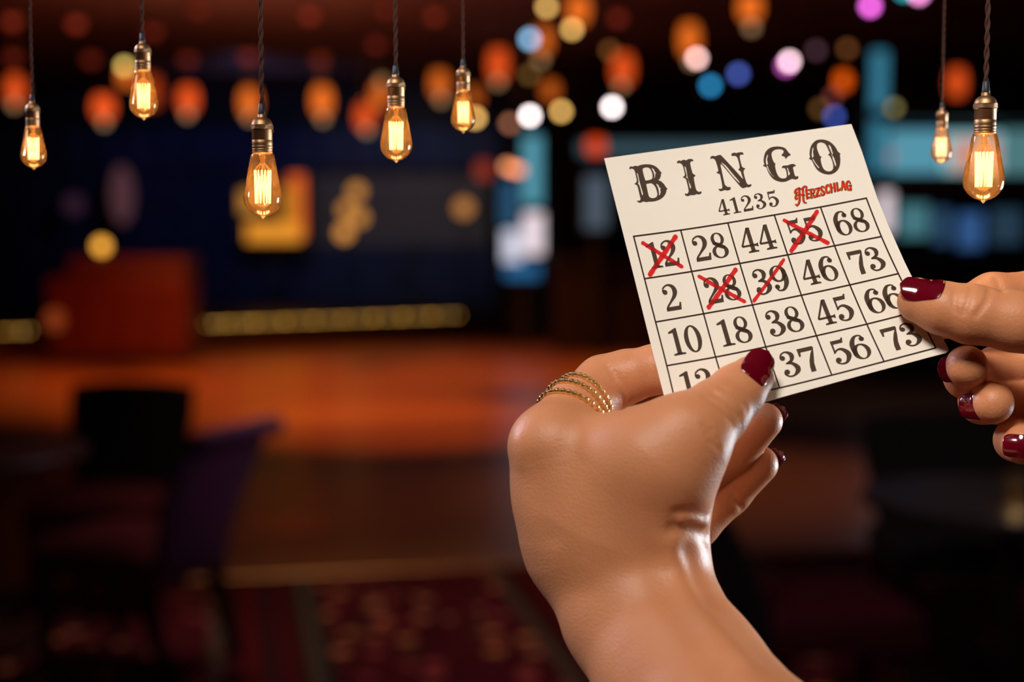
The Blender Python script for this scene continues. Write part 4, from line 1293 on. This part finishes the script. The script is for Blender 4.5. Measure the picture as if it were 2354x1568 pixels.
def nail(H, c, axis, nrm, Lg, Wd, parent, R=6.6, lift=0.35, curled=False):
    """curved varnished plate on the back of a finger tip"""
    a = np.array(axis, float); a /= np.linalg.norm(a)
    n = np.array(nrm, float); n -= a * (n @ a); n /= np.linalg.norm(n)
    s = np.cross(a, n)
    p0 = H.surf(np.array(c, float), n) + n * lift
    nu, nv = 18, 22; th = 0.55
    V = []; base_pts = []; hs = []
    for layer in (0, 1):
        for i in range(nv + 1):
            t = i / nv
            # outline: rounded cuticle, nearly parallel sides, rounded free edge
            if t < 0.22: wf = 0.80 + 0.20 * math.sin(t / 0.22 * math.pi / 2)
            elif t < 0.58: wf = 1.0
            else: wf = math.sqrt(max(0.0, 1 - ((t - 0.58) / 0.42) ** 2.3)) * 0.88 + 0.12
            for j in range(nu + 1):
                u = 2 * j / nu - 1
                x = u * wf * Wd / 2
                ang = x / R
                along = (t - 0.5) * Lg
                if t < 0.5: along -= (1 - abs(u) ** 2.2) * Lg * 0.055 * (1 - t * 2)
                if t > 0.7: along += (1 - abs(u) ** 2.0) * Lg * 0.03 * (t - 0.7) / 0.3
                sag = -((t - 0.45) ** 2) * 2.2
                h_ = R * (math.cos(ang) - 1) + sag
                q = p0 + a * along + s * (R * math.sin(ang))
                if layer == 0:
                    base_pts.append(q); hs.append(h_)
                    V.append(q)
                else:
                    V.append(q)
    B_ = np.array(base_pts); hs = np.array(hs)
    # height of the skin over the tangent plane under every nail point
    skin = np.full(len(B_), -9.0); found = np.zeros(len(B_), bool)
    for tt in np.arange(4.0, -6.0, -0.08):
        d_ = H.full(B_ + n * (tt - lift)) < 0
        new = d_ & ~found; skin[new] = tt - lift; found |= d_
    skin = np.where(found, skin, hs - 0.22); skin = np.maximum(skin, hs - 1.2).reshape(nv + 1, nu + 1)
    for _ in range(6):
        pd = np.pad(skin, 1, mode='edge'); skin = (pd[:-2, 1:-1] + pd[2:, 1:-1] + pd[1:-1, :-2] + pd[1:-1, 2:] + 2 * skin) / 6
    wt = np.clip((0.72 - np.arange(nv + 1) / nv) / 0.25, 0, 1)[:, None] * np.ones((1, nu + 1))
    top_h = hs + np.clip(skin.ravel() + 0.34 - hs, 0, 1.6 if curled else 6.0) * (wt.ravel() if curled else 1.0)
    N = (nu + 1) * (nv + 1)
    V = np.array(V)
    V[:N] = B_ + n * top_h[:, None]; V[N:] = B_ + n * (top_h - th)[:, None]
    fc = []
    id_ = lambda i, j: i * (nu + 1) + j
    for i in range(nv):
        for j in range(nu):
            q = (id_(i, j), id_(i, j + 1), id_(i + 1, j + 1), id_(i + 1, j))
            fc.append(q); fc.append(tuple(N + k for k in reversed(q)))
    for j in range(nu):
        fc.append((id_(0, j + 1), id_(0, j), N + id_(0, j), N + id_(0, j + 1)))
        fc.append((id_(nv, j), id_(nv, j + 1), N + id_(nv, j + 1), N + id_(nv, j)))
    for i in range(nv):
        fc.append((id_(i, 0), id_(i + 1, 0), N + id_(i + 1, 0), N + id_(i, 0)))
        fc.append((id_(i + 1, nu), id_(i, nu), N + id_(i, nu), N + id_(i + 1, nu)))
    return obj('nail', mm(np.array(V)), fc, M_nail, parent, smooth=True)


# --- left hand (comes up from the bottom of the picture)
fore = [J(1432, 1272, 553, 26.5), J(1470, 1400, 541, 26.3), J(1572, 1568, 522, 27.5), J(1725, 1780, 492, 31), J(1910, 2000, 462, 35)]
imc = [J(1345, 1255, 553, 19.5), J(1297, 1130, 552, 16.0), J(1258, 1024, 549.5, 12.0)]
mmc = [J(1390, 1262, 563, 17), J(1302, 1050, 572, 12)]
rmc = [J(1430, 1272, 575, 15), J(1362, 1092, 590, 11)]
pmc = [J(1462, 1275, 582, 13), J(1422, 1130, 604, 10)]
tmc = [J(1490, 1245, 543, 17.5), J(1533, 1058, 531.5, 17.6)]
web = [J(1400, 1180, 545, 22), J(1440, 1052, 538.5, 13.2)]
dor = [J(1350, 1210, 550, 21), J(1309, 1046, 548, 16.4)]
mid = [J(1440, 1230, 545, 22), J(1480, 1090, 535, 18.5)]
th_l = [J(1530, 1062, 531.5, 17.4), J(1585, 1000, 530.5, 14.6), J(1646, 948, 535.5, 11.2), J(1694, 902, 541, 9.6), J(1726, 870, 545, 8.0)]
ix_l = [J(1260, 1022, 549, 12.0), J(1320, 950, 561, 11.6), J(1390, 886, 573, 11.0), J(1440, 866, 571.5, 9.6), J(1507, 849, 568.0, 8.8), J(1625, 836, 566.5, 7.4)]
md_l = [J(1302, 1050, 572, 11.5), J(1560, 1128, 603, 9), J(1690, 1040, 600, 8.2), J(1757, 968, 592, 7.0)]
rg_l = [J(1362, 1092, 590, 11), J(1597, 1204, 608, 9.4), J(1674, 1132, 608, 8.7), J(1745, 1068, 603, 7.4)]
pk_l = [J(1422, 1130, 604, 10), J(1560, 1190, 632, 8), J(1640, 1130, 634, 7), J(1690, 1075, 628, 6)]
HL = Hand([(fore, 1.28, 6), (imc, 1.0, 12), (mmc, 1.0, 9), (rmc, 1.0, 9), (pmc, 1.0, 9), (dor, 1.15, 12), (web, 1.15, 12), (mid, 1.2, 12), (tmc, 1.22, 11)],
          [(th_l, 1.18, 8.0), (ix_l, 1.0, 5.0), (md_l, 1.0, 4.0), (rg_l, 1.0, 4.0), (pk_l, 1.0, 4.0)], 8, None)
# wrist folds at the base of the thumb, tendons, knuckle creases
HL.mark([(1548, 1216), (1580, 1211), (1612, 1222), (1630, 1238)], 1.5, 3.0)
HL.mark([(1556, 1178), (1588, 1176), (1616, 1190)], 0.7, 2.2)
HL.mark([(1570, 1196), (1600, 1196), (1622, 1206)], -1.2, 2.2)
HL.mark([(1540, 1250), (1552, 1300), (1585, 1370), (1650, 1455), (1720, 1530)], -1.3, 4.6)
HL.mark([(1575, 1270), (1600, 1335), (1625, 1390)], 0.8, 3.6)
HL.mark([(1500, 1290), (1530, 1370), (1590, 1460), (1660, 1560)], 0.6, 5.0)
HL.mark([(1192, 1018), (1200, 1060)], -0.8, 4.5)
HL.mark([(1225, 1070), (1240, 1140), (1268, 1230)], 0.6, 5.0)
HL.mark([(1640, 905), (1672, 925), (1700, 958)], 0.55, 1.0)
HL.mark([(1622, 915), (1655, 938), (1684, 972)], 0.5, 1.0)
HL.mark([(1655, 890), (1690, 908), (1716, 938)], 0.4, 0.95)
for q in ((1630, 990), (1640, 1008), (1646, 1028)):
    HL.mark([(q[0] - 14, q[1] - 12), (q[0] + 6, q[1] + 3)], 0.5, 1.0)
HL.mark([(1412, 858), (1428, 885), (1436, 915), (1430, 940)], 0.55, 1.3)
HL.mark([(1398, 842), (1412, 870)], 0.35, 1.2)
HL.mark([(1684, 1138), (1700, 1160), (1706, 1172)], 0.7, 1.2)
hand_l = build_hand(HL, (-4, 0, 425), (128, 190, 646), 0.88, (1910, 2000, 462), 'woman\'s hand and forearm coming up from below, three gold rings, thumb on the card')
nail(HL, _cs0(1730, 854, 545), (.52, -.66, .46), (.05, -.10, -1), 13.8, 12.2, hand_l, R=7.4)
nail(HL, _cs0(1765, 1048, 601), (.66, -.70, -.1), (.86, -.36, .42), 9.5, 9.0, hand_l, R=5.6)
nail(HL, _cs0(1776, 952, 590), (.66, -.72, -.1), (.62, -.22, .75), 9.5, 9.0, hand_l, R=5.6)

# rings hugging the base of the index finger
iA, iB = ix_l[0][:3], ix_l[2][:3]
ax_i = (iB - iA) / np.linalg.norm(iB - iA)
e_v = np.array([0, 0, -1.0]) - ax_i * (-ax_i[2]); e_v /= np.linalg.norm(e_v)
e_s = np.cross(ax_i, e_v)


def finger_ring(c, tilt, label):
    """band through c, its plane turned by tilt about the view-facing side"""
    n = ax_i + e_s * tilt; n /= np.linalg.norm(n)
    u = e_v - n * (e_v @ n); u /= np.linalg.norm(u); w_ = np.cross(n, u)
    pts = []
    for k in range(72):
        a = 2 * math.pi * k / 72
        d = u * math.cos(a) + w_ * math.sin(a)
        ts = np.arange(6, 19.5, 0.1)
        dd = HL.base(c + ts[:, None] * d)
        i = int(np.argmax(dd > 0)) if (dd > 0).any() else len(ts) - 1
        pts.append(min(ts[i], 14.5))
    pts = np.array(pts)
    for _ in range(4): pts = (np.roll(pts, 1) + pts * 2 + np.roll(pts, -1)) / 4
    P = np.array([c + (u * math.cos(2 * math.pi * k / 72) + w_ * math.sin(2 * math.pi * k / 72)) * (pts[k] + 0.35) for k in range(72)])
    W = mm(P)
    r = MB().tube(W, 0.00075, 8, closed=True)
    for k in range(0, 72):
        q = W[k]
        r.sphere(q + (W[k] - W.mean(0)) / np.linalg.norm(W[k] - W.mean(0)) * 0.00035, (0.00105, 0.0007)[k % 2], 7, 5)
    o = r.build('finger_ring', M_gold, origin=W.mean(0), smooth=False)
    return tag(o, label, 'ring', 'thin gold rings on the index finger')


finger_ring(iA + (iB - iA) * 0.44, -0.20, 'beaded gold ring nearest the knuckle, lowest of the three')
finger_ring(iA + (iB - iA) * 0.56, -0.05, 'beaded gold ring in the middle of the three')
finger_ring(iA + (iB - iA) * 0.66, 0.10, 'beaded gold ring nearest the card, highest of the three')

# --- right hand (comes in from the right edge)
th_r = [J(2660, 860, 556, 15), J(2440, 752, 553, 12.2), J(2330, 738, 551.5, 10.6), J(2230, 722, 552.8, 10.3), J(2165, 708, 555.2, 9.2), J(2112, 694, 558.8, 7.6)]
ix_r = [J(2500, 700, 598, 11), J(2380, 682, 594, 9.8), J(2282, 686, 588, 9.4), J(2190, 722, 580, 8.2), J(2120, 748, 575, 7)]
md_r = [J(2505, 785, 604, 10.5), J(2296, 850, 601, 9), J(2222, 866, 582, 8.0), J(2222, 842, 564.5, 7.6)]
rg_r = [J(2515, 872, 606, 10), J(2335, 928, 598, 8.8), J(2258, 922, 585, 8.3), J(2281, 926, 567.5, 7.8)]
pk_r = [J(2535, 955, 604, 9.2), J(2425, 1010, 597, 8), J(2335, 1012, 583, 7.6), J(2349, 1022, 567.5, 7.2)]
arm_r = [J(2840, 890, 592, 24), J(3080, 1010, 575, 28), J(3350, 1180, 545, 34)]
HR = Hand([(arm_r, 1.25, 6), ([J(2500, 700, 598, 11), J(2820, 850, 592, 18)], 1, 9), ([J(2505, 785, 604, 10.5), J(2830, 880, 596, 17)], 1, 9),
           ([J(2515, 872, 606, 10), J(2835, 905, 596, 15)], 1, 9), ([J(2535, 955, 604, 9.2), J(2835, 930, 594, 15)], 1, 9), ([J(2660, 860, 562, 15), J(2800, 890, 580, 18)], 1, 9)],
          [(th_r, 1.0, 6), (ix_r, 1.0, 4), (md_r, 1.0, 4), (rg_r, 1.0, 4), (pk_r, 1.0, 4)], 8, None)
HR.mark([(2232, 662), (2226, 690), (2216, 722)], 0.55, 0.85)
HR.mark([(2274, 666), (2268, 692), (2244, 726)], 0.75, 0.95)
HR.mark([(2195, 670), (2193, 700), (2196, 715)], 0.4, 0.9)
HR.mark([(2290, 640), (2298, 660), (2304, 668)], 0.6, 1.3)
hand_r = build_hand(HR, (128, -36, 505), (345, 66, 630), 0.85, (3350, 1180, 545), 'woman\'s hand reaching in from the right edge, red thumbnail gripping the card corner')
nail(HR, _cs0(2116, 684, 558), (-.91, -.20, .32), (0, -.52, -.86), 14.4, 12.6, hand_r, R=7.4, lift=0.5)
nail(HR, _cs0(2200, 846, 567), (.25, -.12, -.96), (-.95, .12, -.25), 10, 10.5, hand_r, R=6.6, lift=0.45, curled=True)
nail(HR, _cs0(2266, 932, 572), (.62, .06, -.78), (-.78, .05, -.62), 10.5, 10.5, hand_r, R=6.6, lift=0.45, curled=True)
nail(HR, _cs0(2346, 1022, 570), (.92, .02, -.38), (-.38, .0, -.92), 10, 9.6, hand_r, R=5.6)

# ------------------------------------------------------------------ hanging filament bulbs


def tube_pts(r0, prof, c, n):
    return None


def pendant_bulb(px, W, tip_py, z, label, n_fil=15, energy=0.03):
    D = W * z / F                       # glass diameter in metres
    tip = at(px, tip_py, z)
    r = empty('pendant_bulb', tip, label, 'lamp', 'filament bulbs hanging on twisted cords')
    H = 1.72
    X = lambda a, h: (a * D, h * D)     # a radius, h height above the tip in diameters
    gp = [(0.004, 0.0), (0.03, 0.02), (0.055, 0.05), (0.115, 0.075), (0.21, 0.11), (0.33, 0.19), (0.42, 0.29), (0.475, 0.39), (0.499, 0.51), (0.498, 0.60), (0.475, 0.75), (0.437, 0.95), (0.385, 1.22), (0.345, 1.44), (0.315, 1.60), (0.285, 1.68), (0.25, 1.72)]
    gp = catmull(gp, 3, False)
    g = MB(); v = []; f = []; n = 40
    for a, h in gp:
        for k in range(n):
            t = 2 * math.pi * k / n
            v.append((tip[0] + a * D * math.cos(t), tip[1] + a * D * math.sin(t), tip[2] + h * D))
    for i in range(len(gp) - 1):
        for k in range(n):
            f.append((i * n + k, i * n + (k + 1) % n, (i + 1) * n + (k + 1) % n, (i + 1) * n + k))
    f.append(tuple(range(n - 1, -1, -1)))
    g.add(v, f)
    g.build('bulb_glass', M_bulb, r, smooth=True)
    # socket
    L = lambda prof, nn=40: [(a * D, h * D) for a, h in prof]
    s = MB().lathe(L([(0.24, 1.69), (0.262, 1.72), (0.262, 1.75), (0.250, 1.765), (0.265, 1.78), (0.265, 1.81), (0.252, 1.825), (0.268, 1.84), (0.268, 1.88), (0.258, 1.90), (0.264, 1.92), (0.264, 2.03), (0.256, 2.04), (0.262, 2.05), (0.262, 2.30), (0.275, 2.315)]), tip, 48)
    s.lathe(L([(0.285, 2.43), (0.272, 2.445), (0.268, 2.47), (0.24, 2.54), (0.18, 2.60), (0.115, 2.625), (0.108, 2.63), (0.108, 2.70), (0.1, 2.705)]), tip, 48)
    sock = s.build('socket', M_brass, r, smooth=True)
    MB().lathe(L([(0.27, 2.315), (0.292, 2.325), (0.292, 2.42), (0.27, 2.43)]), tip, 48).build('socket_ring', M_knurl, sock)
    key = MB().tube([(tip[0] + 0.25 * D, tip[1], tip[2] + 2.27 * D), (tip[0] + 0.30 * D, tip[1], tip[2] + 2.27 * D)], 0.03 * D, 10)
    key.build('socket_screw', M_brass, sock)
    # twisted cord
    c = MB(); z0 = tip[2] + 2.97 * D; z1 = min(z0 + 0.17, CEIL - 0.1)
    m = 260; ph = 2 * math.pi * (z1 - z0) / (0.72 * D)
    for o in (0, math.pi):
        t = np.linspace(0, 1, m)
        c.tube(np.stack([tip[0] + 0.032 * D * np.cos(ph * t + o), tip[1] + 0.032 * D * np.sin(ph * t + o), z0 + (z1 - z0) * t], 1), 0.036 * D, 7)
    c.tube([(tip[0], tip[1], z1 - 0.001), (tip[0], tip[1], CEIL - 0.02)], 0.05 * D, 8)
    co = c.build('cord', M_cord, r, smooth=True)
    MB().lathe(L([(0.098, 2.70), (0.098, 2.73), (0.078, 2.98), (0.07, 2.985)]), tip, 24).build('cord_grip', M_rubber, co, smooth=True)
    MB().lathe([(1.2 * D, CEIL - 0.03 - tip[2]), (1.2 * D, CEIL - 0.005 - tip[2]), (1.1 * D, CEIL - tip[2])], tip, 24).build('ceiling_rose', M_brass, r)
    # stem, supports and the caged filament
    MB().lathe(L([(0.10, 1.70), (0.085, 1.60), (0.06, 1.50), (0.075, 1.44), (0.05, 1.40), (0.022, 1.36), (0.018, 0.36), (0.06, 0.31), (0.03, 0.28)][::-1]), tip, 20).build('glass_stem', M_stem, r, smooth=True)
    fil = MB(); sup = MB()
    top = 1.26; bot = 0.40
    pts = []
    for k in range(n_fil):
        a0 = 2 * math.pi * k / n_fil + 0.2; a1 = 2 * math.pi * (k + 0.5) / n_fil + 0.2
        R0, R1 = 0.215, 0.195
        P0 = np.array([tip[0] + R0 * D * math.cos(a0), tip[1] + R0 * D * math.sin(a0), tip[2] + top * D])
        P1 = np.array([tip[0] + R1 * D * math.cos(a1), tip[1] + R1 * D * math.sin(a1), tip[2] + bot * D])
        a2 = 2 * math.pi * (k + 1) / n_fil + 0.2
        P2 = np.array([tip[0] + R0 * D * math.cos(a2), tip[1] + R0 * D * math.sin(a2), tip[2] + top * D])
        fil.tube([P0, (P0 + P1) / 2, P1], 0.0115 * D, 6); fil.tube([P1, (P1 + P2) / 2, P2], 0.0115 * D, 6)
        sup.tube([P0, (tip[0] + 0.12 * D * math.cos(a0), tip[1] + 0.12 * D * math.sin(a0), tip[2] + 1.38 * D), (tip[0] + 0.05 * D * math.cos(a0), tip[1] + 0.05 * D * math.sin(a0), tip[2] + 1.45 * D)], 0.006 * D, 5)
        sup.tube([P1, (tip[0] + 0.10 * D * math.cos(a1), tip[1] + 0.10 * D * math.sin(a1), tip[2] + 0.335 * D), (tip[0] + 0.02 * D * math.cos(a1), tip[1] + 0.02 * D * math.sin(a1), tip[2] + 0.32 * D)], 0.009 * D, 5)
    fo = fil.build('filament', M_fil, r, smooth=True)
    sup.build('filament_support', M_wire, fo, smooth=True)
    lp_ = lamp('bulb_light', 'POINT', (tip[0], tip[1], tip[2] + 0.85 * D), None, energy * (D / 0.0156) ** 2, (1.0, 0.50, 0.16), 0.15 * D, parent=r)
    return r


BULBS = [(605, 88, 503, 0.600, 'large sharp filament bulb in front of the glowing orange sign'),
         (2260, 93, 467, 0.600, 'large sharp filament bulb at the far right, bigger of the two there'),
         (911, 74, 374, 0.618, 'medium filament bulb, fourth from the left, over the dark blue valance'),
         (331, 66, 276, 0.628, 'filament bulb second from the left, hanging highest on the left side'),
         (78, 57, 389, 0.645, 'smaller filament bulb nearest the left edge'),
         (1065, 56, 305, 0.650, 'small filament bulb just left of the golden and white globes'),
         (2163, 47, 377, 0.672, 'smallest blurred filament bulb, left of the far right one')]
for b in BULBS:
    pendant_bulb(*b)
